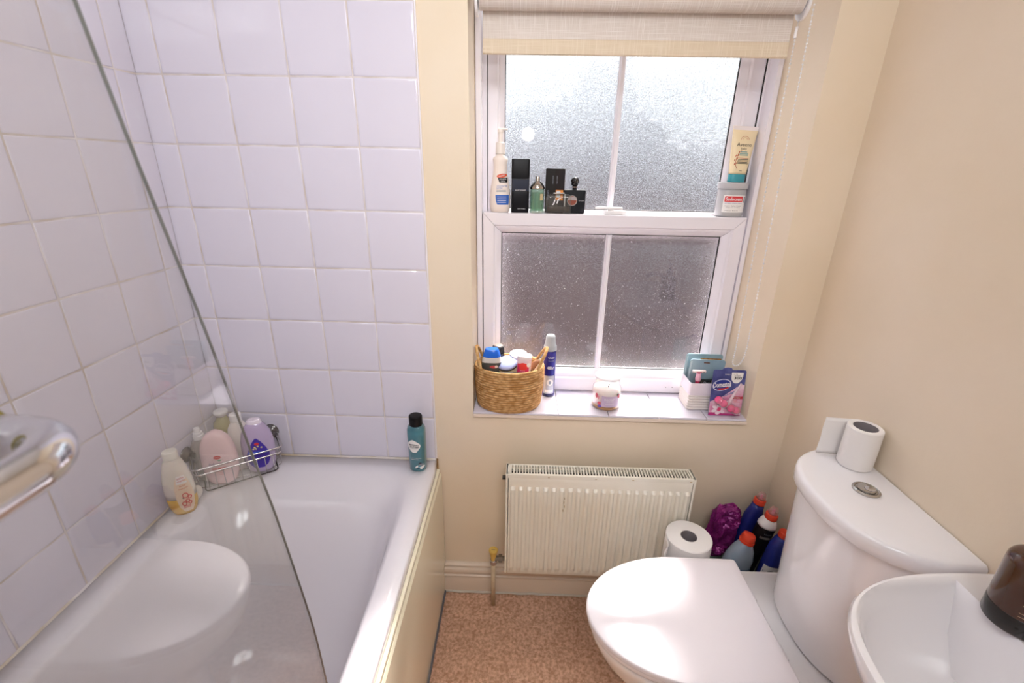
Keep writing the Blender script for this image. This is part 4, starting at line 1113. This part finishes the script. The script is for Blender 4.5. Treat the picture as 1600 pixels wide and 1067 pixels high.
patch(t, s, 'pink_print', pk, [(.0008, -W2+.0006, W2-.0006), (.045, -W2+.0006, W2-.0006), (.062, -.012, W2-.0006), (.085, .018, W2-.0006), (.100, .036, W2-.0006)], .0003)
patch(t, s, 'magenta_print', mat('magenta_card', 'b82a78', .35), [(.0008, -W2+.0006, W2-.0006), (.006, -W2+.0006, .03), (.010, -W2+.0006, -.03)], .0005)
# petals
for i in range(6):
    a = i*PI/3+.4; cx, cz = -.020+.014*math.cos(a), .020+.011*math.sin(a)
    patch(t, s, 'petal_print', mat('petal_white', 'f2dfe8', .4), ell_rows(cx, cz, .0075, .0055, 8, tilt=.6*math.sin(a*2)), .0007+.00005*i, 5)
patch(t, s, 'petal_print', pink_l, ell_rows(-.018, .021, .006, .006, 8), .0012, 5)
patch(t, s, 'burst', mat('burst_white', 'd9d6ec', .4), ell_rows(-.019, .098, .027, .019, 14, tilt=.25), .0004)
patch(t, s, 'logo', mat('logo_blue', '1f2f86', .35), ell_rows(-.019, .098, .0245, .0165, 14, tilt=.25), .0007)
patch(t, s, 'logo_red', mat('logo_red', 'd2352c', .35), [(.083, -.026, -.012), (.0865, -.034, -.0035), (.0885, -.010, .0015), (.0915, -.002, .003)], .0010)
for i in range(5):
    patch(t, s, 'swoosh', mat('swoosh', '8c90b8', .4), [(.062+i*.003, -.014+i*.008, -.008+i*.008), (.067+i*.004, -.006+i*.008, .0+i*.008)], .0006, 4)
text(t, s, 'Domestos', -.0185, .0995, .052, .0165, white_ink, .0016, rot=.10, bold=.03)
text(t, s, 'POWER 5', -.006, .131, .015, .004, white_ink, .0012)
patch(t, s, 'badge', white_l, [(.104, .018, .026), (.108, .012, .032), (.116, .007, .038), (.126, .006, .0405), (.137, .006, .0405)], .0008)
text(t, s, '300', .0255, .1205, .022, .008, ink, .0014, bold=.02); text(t, s, 'FLUSHES', .0235, .1275, .018, .0028, ink, .0014); text(t, s, 'UP TO', .0175, .1325, .012, .0025, ink, .0014)
patch(t, s, 'banner', mat('banner_red', 'b8323c', .4), rect_rows(.010, W2-.001, .0545, .0625), .0009)
text(t, s, 'POWER 5', .030, .0585, .020, .004, white_ink, .0014); text(t, s, 'PINK', .026, .049, .013, .003, red_l, .0014); text(t, s, 'MAGNOLIA', .031, .045, .020, .0025, red_l, .0014)
blis = glassy('blister', (.97, .95, .97), .07, opac=.08, opcol='f4e4ec', rough=.05, power=3)
blob = mat('rim_block_pink', 'f25c92', .25, sss=.1)
for i, (x, z, r) in enumerate(((-.0275, .054, .0115), (-.0115, .043, .0115), (.0125, .028, .0115), (.0300, .0215, .0115))):
    bm = bmesh.new(); bmesh.ops.create_uvsphere(bm, u_segments=20, v_segments=12, radius=r, matrix=Matrix.Translation((x, -.011, z))); obj('rim_block', bm, blob, t, True)
bm = bmesh.new(); tube([(-.031, -.011, .0565), (-.02, -.0125, .0485), (-.006, -.0115, .040), (.006, -.0095, .035), (.02, -.0125, .0255), (.033, -.011, .0195)], [.012, .0132, .0125, .0115, .0132, .0132], 16, bm=bm); obj('blister', bm, blis, t, True)
bm = bmesh.new(); tube([(.004, -.008, .040), (.012, -.006, .058), (.026, -.004, .085), (.038, -.003, .104)], [.0065, .0045, .0035, .003], 8, bm=bm); obj('hanger', bm, mat('hanger_plastic', 'e6cdd6', .3), t, True)
obj('hanger_plate', L4([(.030, .008, .003), (.045, .0105, .003), (.050, .007, .003)], 3).bm(20), MAT['hanger_plastic'], t, True).location = (0, -.007, 0)

# ------------------------------------------------------------ bath rim things
RB = RZ+.0005
# --- teal shower gel
t = thing('shower_gel_bottle', 'teal bottle of shower gel with black cap in the bath corner by the wall', 'bottle', (-.045, -.050, RB), (0, 0, -.1))
g_ = L4([(0, .0215, .0175), (.002, .0245, .0205), (.006, .026, .022), (.12, .027, .0225), (.14, .0268, .0222), (.150, .024, .020), (.155, .018, .016)], 2.5)
obj('bottle_body', g_.bm(), glassy('teal_shell', (.62, .85, .88), .05, opac=.35, opcol='6ea4ae', power=3), t, True)
obj('gel', L4([(.002, .023, .019), (.006, .0252, .0212), (.12, .0262, .0217), (.135, .0258, .0214), (.136, .01, .01)], 2.5).bm(), mat('teal_gel', '1c8a9c', .25), t, True)
obj('cap', rnd(.154, .186, .0195, .018, 2.1, .001, .004).bm(), black_m, t, 'auto')
blk = [(.070, -.006, .006), (.074, -.0115, .011), (.080, -.0155, .0145), (.085, -.019, .018), (.092, -.021, .021), (.099, -.021, .020), (.105, -.0165, .014), (.110, -.012, .006), (.113, -.006, .0)]
patch(t, g_, 'label', white_l, [(z, a+.002-.003, b-.001-.003) for z, a, b in blk], .0008)
text(t, g_, 'IMPERIAL', -.002, .0965, .031, .0055, ink, .0014, bold=.02); text(t, g_, 'LEATHER', -.002, .0895, .030, .0055, ink, .0014, bold=.02)
lines(t, g_, -.009, .005, .0835, 1, .003, pale_ink); 
text(t, g_, 'cool & invigorating', .002, .0505, .030, .003, white_ink, .0008); text(t, g_, 'BODY WASH', -.001, .0455, .022, .0028, white_ink, .0008)
for i, (x, z, a, b, m_) in enumerate(((.010, .020, .011, .007, white_l), (.015, .026, .007, .006, pale_ink), (.006, .015, .006, .003, mat('sea_dark', '1d5568', .4)), (.013, .0335, .004, .002, ink), (.019, .018, .004, .006, white_l), (.011, .0225, .004, .003, mat('sea_mid', '4a98a8', .4)))):
    patch(t, g_, 'splash_print', m_, ell_rows(x, z, a, b, 8, tilt=.6), .0008+i*.0002, 5)

# --- shampoo bottle with yellow contents
def milk(n, op, c): return glassy(n, (.93, .90, .86), .05, opac=op, opcol=c, power=3)
t = thing('shampoo_bottle', 'translucent baby shampoo bottle with yellow contents alone on the bath edge', 'bottle', (-.6195, -.266, RB), (0, 0, .45))
g_ = L4([(0, .018, .013), (.002, .023, .0165), (.01, .028, .0195), (.03, .0325, .0215), (.07, .0345, .022), (.105, .0325, .0215), (.135, .027, .0195), (.155, .0215, .0175), (.164, .0165, .015), (.166, .0145, .0135)], 2.2)
up_ = Loft([g_.at(.0522)]+[r for r in g_.rows if r[0] > .053]); lo_ = Loft([r for r in g_.rows if r[0] < .05]+[g_.at(.052)])
up_.rows[0] = (.0522,)+up_.rows[0][1:]; lo_.rows[-1] = (.052,)+lo_.rows[-1][1:]
obj('bottle_body', up_.bm(), mat('milky_shell', 'e9dfd2', .25, sss=.15), t, True)
obj('liquid', lo_.bm(), mat('honey_liquid', 'e0b04c', .2, sss=.2), t, True)
obj('cap', rnd(.1655, .188, .0165, .0155, 2.1, .0015, .003).bm(), mat('cap_white', 'efe8dc', .3), t, 'auto')
patch(t, g_, 'label', mat('peach_label', 'f2d6b8', .4), [(.012, .004, .021), (.03, -.004, .028), (.06, -.007, .031), (.085, -.006, .029), (.105, -.002, .026), (.12, .004, .020)], .0007)
patch(t, g_, 'label', white_l, [(.098, .001, .024), (.121, .004, .0205)], .0010)
text(t, g_, 'little', .0125, .115, .014, .006, red_l, .0014, rot=.15); text(t, g_, 'angels', .0125, .107, .017, .006, red_l, .0014, rot=.15)
text(t, g_, 'Baby', .0135, .092, .013, .0055, orange_l, .0012, rot=.15); text(t, g_, 'Shampoo', .0135, .084, .021, .0055, orange_l, .0012, rot=.15)
for x, z, r in ((.014, .062, .0075), (.008, .038, .006), (.016, .045, .005), (.022, .055, .0045), (.020, .038, .004)):
    bm = bmesh.new(); tube([(x+r*.75*math.cos(a), g_.front(x+r*.75*math.cos(a), z+r*math.sin(a))-.0012, z+r*math.sin(a)) for a in [2*PI*i/12 for i in range(12)]], .0011, 5, True, bm); obj('fruit_print', bm, red_l, t)
lines(t, g_, .004, .021, .029, 2, .0045, red_l, .002, .0012)
patch(t, g_, 'fruit_print', ink, ell_rows(.0085, .056, .0018, .0022, 6), .0013, 4)

# --- wire caddy across the corner
CA = math.radians(36); CO = Vector((-.562, -.106, RB+.0006))
cad = thing('shower_caddy', 'chrome wire caddy with suction cup across the bath corner', 'caddy', CO, (0, 0, CA))
def rr_path(hx, hy, r, z, k=5):
    pts = []
    for cx, cy_, a0 in ((hx-r, hy-r, 0), (-hx+r, hy-r, 1), (-hx+r, -hy+r, 2), (hx-r, -hy+r, 3)):
        for i in range(k): a = (a0+i/(k-1))*PI/2; pts.append((cx+r*math.cos(a), cy_+r*math.sin(a), z))
    return pts
HX, HY = .105, .048
for z, r, e_ in ((.086, .0025, .008), (.066, .0025, .004)): obj('basket_rail', tube(rr_path(HX+e_, HY+e_, .014, z), r, 8, True), steelw, cad, True)
obj('base_rail', tube(rr_path(HX-.012, HY-.008, .012, .0032), .0017, 8, True), darkwire, cad, True)
bm = bmesh.new()
for i in range(9):
    x = -HX+.022+(2*HX-.044)*i/8
    tube(smooth_path([(x, -HY-.004, .066), (x, -HY-.001, .024), (x, -HY+.010, .0055), (x, 0, .0052), (x, HY-.010, .0055), (x, HY+.001, .024), (x, HY+.004, .066)], 4), .0013, 6, bm=bm)
for y in (-.018, .018):
    tube(smooth_path([(-HX-.004, y, .066), (-HX-.001, y, .024), (-HX+.010, y, .0030), (0, y, .0028), (HX-.01, y, .0030), (HX+.001, y, .024), (HX+.004, y, .066)], 4), .0013, 6, bm=bm)
obj('cross_wires', bm, steelw, cad, True)
def sucker(x, y, ang, z=.075):
    bm = L4([(0, .010), (.004, .011), (.008, .017), (.013, .0225), (.014, .0228)]).bm(24)
    o = obj('suction_cup', bm, glassy('grey_sucker', (.72, .70, .70), .08, opac=.45, opcol='6f6868', power=2.5), cad, True)
    o.matrix_local = Matrix.Translation((x, y, z)) @ Matrix.Rotation(ang, 4, 'Z') @ Matrix.Rotation(PI/2, 4, 'Y')
    k = obj('cup_knob', tube([(0, 0, -.010), (0, 0, .002)], .007, 12), darkwire, o, True)
# cup faces the left wall (world -X) : local direction of world -X
lx = Vector((-1, 0, 0)); lx.rotate(Matrix.Rotation(-CA, 3, 'Z'))
wp = Vector((-.6565, -.160, 0))-CO; wp.rotate(Matrix.Rotation(-CA, 3, 'Z'))
sucker(wp.x, wp.y, math.atan2(lx.y, lx.x), .100)
wp = Vector((-.512, -.0175, 0))-CO; wp.rotate(Matrix.Rotation(-CA, 3, 'Z')); ly = Vector((0, 1, 0)); ly.rotate(Matrix.Rotation(-CA, 3, 'Z'))
sucker(wp.x, wp.y, math.atan2(ly.y, ly.x), .088)
obj('cup_stay', tube([(-HX-.008, -.02, .086), (-.116, -.012, .080), (-.112, -.006, .078)], .0015, 6), darkwire, cad, True)
ZC = RB+.0085
def oval(h, w_, d, n=2.25):
    return L4([(0, w_*.45, d*.6), (.004, w_*.66, d*.85), (.012, w_*.80, d*.96), (h*.2, w_*.93, d), (h*.42, w_, d), (h*.62, w_*.97, d), (h*.78, w_*.84, d*.96), (h*.89, w_*.64, d*.86), (h*.96, w_*.40, d*.66), (h, w_*.10, d*.3)], n)
def cadpos(x, y, z=ZC):
    v = Vector((x, y, 0)); v.rotate(Matrix.Rotation(CA, 3, 'Z')); return (CO.x+v.x, CO.y+v.y, z)
t = thing('lotion_bottle', 'pale pink oval baby lotion bottle at the front left of the caddy', 'bottle', cadpos(-.046, -.024), (-.06, 0, CA-.34))
g_ = oval(.165, .047, .021); obj('bottle_body', g_.bm(), mat('baby_lotion_pink', 'f0cfd2', .25), t, True)
patch(t, g_, 'label', red_l, ell_rows(.002, .090, .009, .0055), .0007)
text(t, g_, 'Johnson', .002, .0905, .013, .003, white_ink, .0012)
patch(t, g_, 'label', mat('leaf_green', '7ab08c', .4), [(.078, .004, .008), (.082, .0, .013)], .0007)
text(t, g_, "Johnson's", .003, .0705, .052, .010, mat('script_blue', '27306e', .4), .0009, italic=.2)
patch(t, g_, 'label', red_l, rect_rows(-.016, -.003, .053, .057), .0007); patch(t, g_, 'label', red_l, rect_rows(-.001, .019, .053, .058), .0007)
lines(t, g_, -.001, .012, .046, 3, .005, red_l, .0009)
t = thing('bath_wash_bottle', 'lilac oval baby bath bottle with purple label at the right of the caddy', 'bottle', cadpos(.053, -.022), (-.05, 0, CA-.30))
g_ = oval(.165, .045, .021); obj('bottle_body', g_.bm(), milk('lilac_shell', .80, 'cfbce0'), t, True)
obj('cap', L4([(.150, .021, .015), (.158, .0205, .0145), (.167, .018, .013), (.170, .013, .010), (.171, .004, .003)]).bm(), mat('lilac_cap', 'e6dbe8', .25), t, True)
patch(t, g_, 'label', mat('deep_purple', '4a35a8', .35), [(.020, -.012, .012), (.030, -.022, .024), (.045, -.028, .030), (.065, -.029, .031), (.085, -.020, .024), (.105, -.009, .013), (.115, -.001, .004)], .0007)
patch(t, g_, 'label', red_l, ell_rows(.002, .098, .0065, .0045), .0012); patch(t, g_, 'label', mat('bright_blue', '3a63d8', .35), rect_rows(-.025, .027, .066, .074), .0012)
text(t, g_, "Johnson's", .001, .070, .044, .006, white_ink, .0018, italic=.2)
for x, z in ((-.004, .088), (.004, .090), (-.001, .083), (-.008, .083), (.013, .086)): patch(t, g_, 'flower_print', mat('butter_yellow', 'e9d78c', .4), ell_rows(x, z, .0028, .0025, 6), .0012, 4)
t = thing('shampoo_bottle', 'white bottle with orange side label behind the lilac one in the caddy', 'bottle', cadpos(.014, .027), (0, 0, CA-.1))
g_ = L4([(0, .025, .016), (.006, .030, .019), (.06, .031, .0195), (.11, .0295, .019), (.135, .025, .0175), (.15, .017, .0145), (.155, .0135, .0125)], 2.2)
obj('bottle_body', g_.bm(), mat('bottle_ivory', 'efe6e0', .3), t, True); obj('cap', rnd(.1555, .180, .0155, .0145, 2, .001, .004).bm(), plasticw, t, 'auto')
patch(t, g_, 'label', mat('apricot_label', 'd8a25c', .35), [(.07, .008, .0285), (.09, .010, .0285), (.12, .014, .0265), (.135, .018, .022)], .0007)
patch(t, g_, 'label', mat('rust_label', 'a8623c', .35), [(.02, .012, .028), (.069, .009, .0285)], .0007)
t = thing('shower_oil_bottle', 'olive yellow bottle with white disc cap in the corner behind the caddy', 'bottle', (-.634, -.040, RB+.001), (0, 0, CA-.2))
g_ = L4([(0, .022, .022), (.004, .0265, .0265), (.12, .0275, .0275), (.138, .024, .024), (.150, .014, .014), (.156, .0125, .0125)])
obj('bottle_body', g_.bm(), milk('olive_shell', .75, 'bdb583'), t, True)
obj('liquid', rnd(.004, .112, .0245, .0245, 2).bm(), mat('olive_liquid', 'b3a24e', .3), t, True)
patch(t, g_, 'label', mat('yellow_label', 'd8be3c', .4), rect_rows(-.002, .022, .03, .103), .0007)
obj('cap', L4([(.1565, .0125), (.160, .013), (.166, .0185), (.170, .0195), (.174, .0185), (.1755, .014)]).bm(), plasticw, t, True)
t = thing('spray_bottle', 'small clear spray bottle with white nozzle behind the pink lotion', 'bottle', cadpos(-.082, .026), (0, 0, CA))
g_ = L4([(0, .020, .016), (.005, .024, .019), (.11, .0245, .019), (.122, .020, .017), (.130, .0125, .0125)], 2.2)
obj('bottle_body', g_.bm(), milk('spray_shell', .35, 'cfc8c6'), t, True)
obj('nozzle', L4([(.130, .0135), (.142, .0135), (.1425, .0115), (.150, .0115), (.1505, .0075), (.158, .0078), (.164, .007), (.165, .004)]).bm(20), plasticw, t, 'auto')
t = thing('soap_scrap', 'small white plastic cap lying between shampoo bottle and caddy', 'cap', (-.6205, -.2200, RB+.020), (.2, .3, 0))
obj('cap_shell', L4([(-.019, .006, .011), (-.012, .012, .016), (.0, .015, .019), (.014, .013, .016), (.022, .008, .010), (.024, .003, .004)]).bm(20), MAT['cap_white'], t, True)

# ------------------------------------------------------------ toilet rolls
def toilet_roll(label, loc, r, rc, h, group=None, rot=(0, 0, 0)):
    t = thing('toilet_roll', label, 'toilet roll', loc, rot, group)
    N = 56; k = 8
    rs = [[(a*math.cos(q), a*math.sin(q), z) for q in [2*PI*i/N for i in range(N)]] for a, z in ((rc+.001, 0), (r-.002, 0), (r, .002), (r+.0003, h*.5), (r, h-.002), (r-.002, h), (rc+.0015, h-.0005), (rc+.001, h-.003))]
    bm = bmesh.new(); rings(bm, rs, closed=True); obj('paper_roll', bm, paper, t, 'auto')
    rs = [[(a*math.cos(q), a*math.sin(q), z) for q in [2*PI*i/N for i in range(N)]] for a, z in ((rc, .001), (rc+.0008, .001), (rc+.0008, h-.001), (rc, h-.001))]
    bm = bmesh.new(); rings(bm, rs, closed=True); obj('card_core', bm, card_m, t, 'auto')
    return t
def sheet(t, pts, z0, z1, wave=0, th=.0004):
    P = smooth_path([(x, y, 0) for x, y in pts], 8); bm = bmesh.new(); nz = 10; A = []; 
    for s_ in (-1, 1):
        g = []
        for i, p in enumerate(P):
            d = (P[min(i+1, len(P)-1)]-P[max(i-1, 0)]).normalized(); nrm = Vector((-d.y, d.x, 0))*th*s_
            g.append([bm.verts.new((p.x+nrm.x+wave*math.sin(j*1.1+i*.3), p.y+nrm.y, z0+(z1-z0)*j/nz)) for j in range(nz+1)])
        A.append(g)
    n = len(P)
    for g in A:
        for i in range(n-1):
            for j in range(nz): bm.faces.new((g[i][j], g[i+1][j], g[i+1][j+1], g[i][j+1]))
    for i in range(n-1):
        for j in (0, nz): bm.faces.new((A[0][i][j], A[0][i+1][j], A[1][i+1][j], A[1][i][j]))
    for i in (0, n-1):
        for j in range(nz): bm.faces.new((A[0][i][j], A[0][i][j+1], A[1][i][j+1], A[1][i][j]))
    return obj('loose_sheet', bm, paper, t, True)
t = toilet_roll('part-used toilet roll with a loose sheet standing on the cistern lid', (1.0295, -.318, .7942), .0345, .0225, .098)
sheet(t, [(.006, .0348), (-.010, .0365), (-.030, .038), (-.050, .040), (-.062, .041)], .001, .0965, .0006)
names = ['top toilet roll of the stack between toilet and radiator', 'second toilet roll down the stack between toilet and radiator', 'third toilet roll down the stack beside the radiator', 'lowest toilet roll of the stack standing on the carpet']
for i in range(4):
    t = toilet_roll(names[i], (.760, -.170, .004+.1065*(3-i)), .064, .0215, .106, 'stacked toilet rolls')
    if i == 0: sheet(t, [(-.0645, .0), (-.066, -.02), (-.072, -.04), (-.085, -.058)], .001, .103, .001)

# ------------------------------------------------------------ cleaning bottles behind the toilet
HB = .262
tub_ = thing('storage_box', 'clear lidded plastic box in the corner behind the toilet', 'box', (.952, -.1215, .0))
bm = rnd(.001, HB-.013, .112, .086, 10, .006, .002).bm(48); obj('box_body', bm, mat('clear_box', '9fae9f', .2), tub_, 'auto')
bm = rnd(HB-.0125, HB-.001, .1165, .0905, 10, .002, .003).bm(48); obj('box_lid', bm, mat('box_lid', '7f9286', .3), tub_, 'auto')
red_cap = mat('orange_red_cap', 'e0452a', .3); navy = mat('navy_bottle', '232a7c', .25)
clearcap = glassy('pink_clear_cap', (.95, .86, .86), .08, opac=.35, opcol='e9b4b4', power=3)
def cleaner(name, label, loc, rot, body, bodym, capz, capr, capm, nozzle=None):
    t = thing(name, label, 'bottle', loc, rot); o = obj('bottle_body', body.bm(), bodym, t, True)
    obj('cap', L4([(capz, capr), (capz+.003, capr*1.08), (capz+.016, capr*1.02), (capz+.018, capr*.9)]).bm(24), capm, t, 'auto')
    if nozzle: obj('nozzle', L4([(capz+.018, capr*.85), (capz+.026, capr*.8), (capz+.036, capr*.62), (capz+.040, capr*.45)]).bm(20), nozzle, t, True); obj('spout', tube([(0, 0, capz+.017), (0, 0, capz+.031)], .004, 8), pink_l, t)
    return t
bodyA = L4([(0, .026, .018), (.005, .030, .021), (.10, .0305, .021), (.16, .028, .02), (.190, .019, .017), (.205, .0155, .0155)], 2.4)
t = cleaner('bleach_bottle', 'dark blue bottle with red collar, rearmost behind the toilet', (.970, -.066, HB), (.0, .16, .1), bodyA, navy, .206, .0165, red_cap, clearcap)
t = cleaner('toilet_cleaner_bottle', 'black bottle with white shoulder and red collar behind the toilet', (.972, -.122, HB), (.02, .17, .0), L4([(0, .020, .017), (.004, .024, .020), (.15, .026, .022), (.176, .026, .022), (.178, .026, .022)], 2.3), black_m, .206, .0165, red_cap, clearcap)
obj('white_shoulder', L4([(.1785, .0262, .0222), (.186, .0262, .0222), (.198, .0215, .019), (.206, .0155, .015)], 2.3).bm(), plasticw, t, True)
patch(t, L4([(0, .020, .017), (.004, .024, .020), (.15, .026, .022), (.178, .026, .022)], 2.3), 'label', mat('dim_grey', '6b6763', .4), rect_rows(-.018, .02, .143, .151), .0007)
text(t, L4([(0, .026, .022), (.178, .026, .022)], 2.3), 'Harpic', .0, .161, .022, .006, pale_ink, .0009)
bodyB = L4([(0, .024, .018), (.005, .028, .021), (.09, .0285, .021), (.14, .027, .02), (.163, .019, .017), (.172, .0145, .0145)], 2.4)
t = cleaner('bleach_bottle', 'blue bottle with white crest label next to the cistern', (1.012, -.160, HB), (.02, .12, -.05), bodyB, mat('cobalt_bottle', '27348c', .25), .1725, .0155, red_cap, None)
patch(t, bodyB, 'label', white_l, [(.022, -.026, .024), (.05, -.0265, .0265), (.072, -.0265, .020)], .0007)
patch(t, bodyB, 'label', mat('sky_print', '2f7fd0', .4), ell_rows(.018, .105, .009, .012, 8), .0008)
patch(t, bodyB, 'crest', mat('crest_grey', '5f5f66', .5), ell_rows(-.004, .046, .012, .012), .0010); patch(t, bodyB, 'crest', white_l, ell_rows(-.004, .046, .0085, .0085), .0013); patch(t, bodyB, 'crest', mat('crest_olive', '7c8450', .5), ell_rows(-.004, .046, .0045, .006), .0016)
t = thing('detergent_bottle', 'pale grey-blue bottle with orange-red cap leaning behind the toilet lid', 'bottle', (.908, -.160, HB), (-.03, .22, .1))
bd = L4([(0, .034, .022), (.006, .040, .026), (.05, .0435, .027), (.085, .042, .027), (.115, .032, .024), (.135, .021, .018), (.140, .0175, .0165)], 2.3)
obj('bottle_body', bd.bm(), mat('frosted_grey_blue', '93a0ae', .25, sss=.1), t, True)
obj('liquid_band', L4([(.004, .0405, .0265), (.03, .0432, .0278), (.058, .0440, .0281), (.060, .0432, .0272)], 2.3).bm(), mat('deep_teal', '23405c', .3), t, True)
obj('cap', L4([(.1405, .021), (.147, .0215), (.1475, .019), (.158, .0195), (.166, .017), (.168, .010)]).bm(24), red_cap, t, 'auto')
# crumpled purple pack
t = thing('refill_pack', 'crumpled shiny magenta plastic pack leaning in the corner', 'pack', (.892, -.070, HB), (-.05, .16, .0))
bm = bmesh.new(); bmesh.ops.create_icosphere(bm, subdivisions=5, radius=1)
for v in bm.verts:
    c = v.co.copy(); x = math.copysign(abs(c.x)**.7, c.x)*.040; z = math.copysign(abs(c.z)**.75, c.z)*.098+.0975; y = c.y*.020
    tw = 1+.15*(z/.19); q = noise.noise(Vector((c.x*2.5, c.y*2.5, c.z*3.5)))+.9*abs(noise.noise(Vector((c.x*5, c.y*5, c.z*6))))+.9*abs(noise.noise(Vector((c.x*11, c.y*11, c.z*13+5))))-.3
    v.co = Vector((x*tw*(1+.10*q), y*(1+.8*q), max(.0005, z*(1+.03*q))))
obj('foil_pack', bm, mat('magenta_foil', '9c2a80', .18, .25, var='7a1f6c', scale=30, bump=.9, bscale=70, bdist=.006), t, 'auto')

# ------------------------------------------------------------ amber bottle on the basin
t = thing('hand_soap_bottle', 'brown amber soap bottle with black base on the washbasin edge', 'bottle', (.999, -.713, BZ+.0005))
am = rnd(.0, .120, .0365, None, 2, .004, .016, 6)
obj('bottle_body', am.bm(48), mat('amber_glass', '43200e', .12, coat=.4), t, True)
obj('dark_band', Loft([(z, w_+.0003, w_+.0003, 2) for z, w_ in ((.0, .0335), (.004, .0365), (.030, .0365), (.0305, .0363))]).bm(48), mat('near_black', '15100e', .15), t, True)
obj('neck', L4([(.119, .0135), (.135, .0135)]).bm(20), MAT['amber_glass'], t, 'auto')
obj('pump', L4([(.1355, .016), (.150, .016), (.151, .005), (.175, .005), (.176, .010), (.183, .010)]).bm(20), black_m, t, 'auto')
for i, z in enumerate((.036, .042, .055, .061)):
    lines(t, am, -.030, .020, z, 1, .003, mat('sand_ink', 'b48a68', .5), .0009)

# cover for the deodorant-can shoulder: no extra objects beyond this point
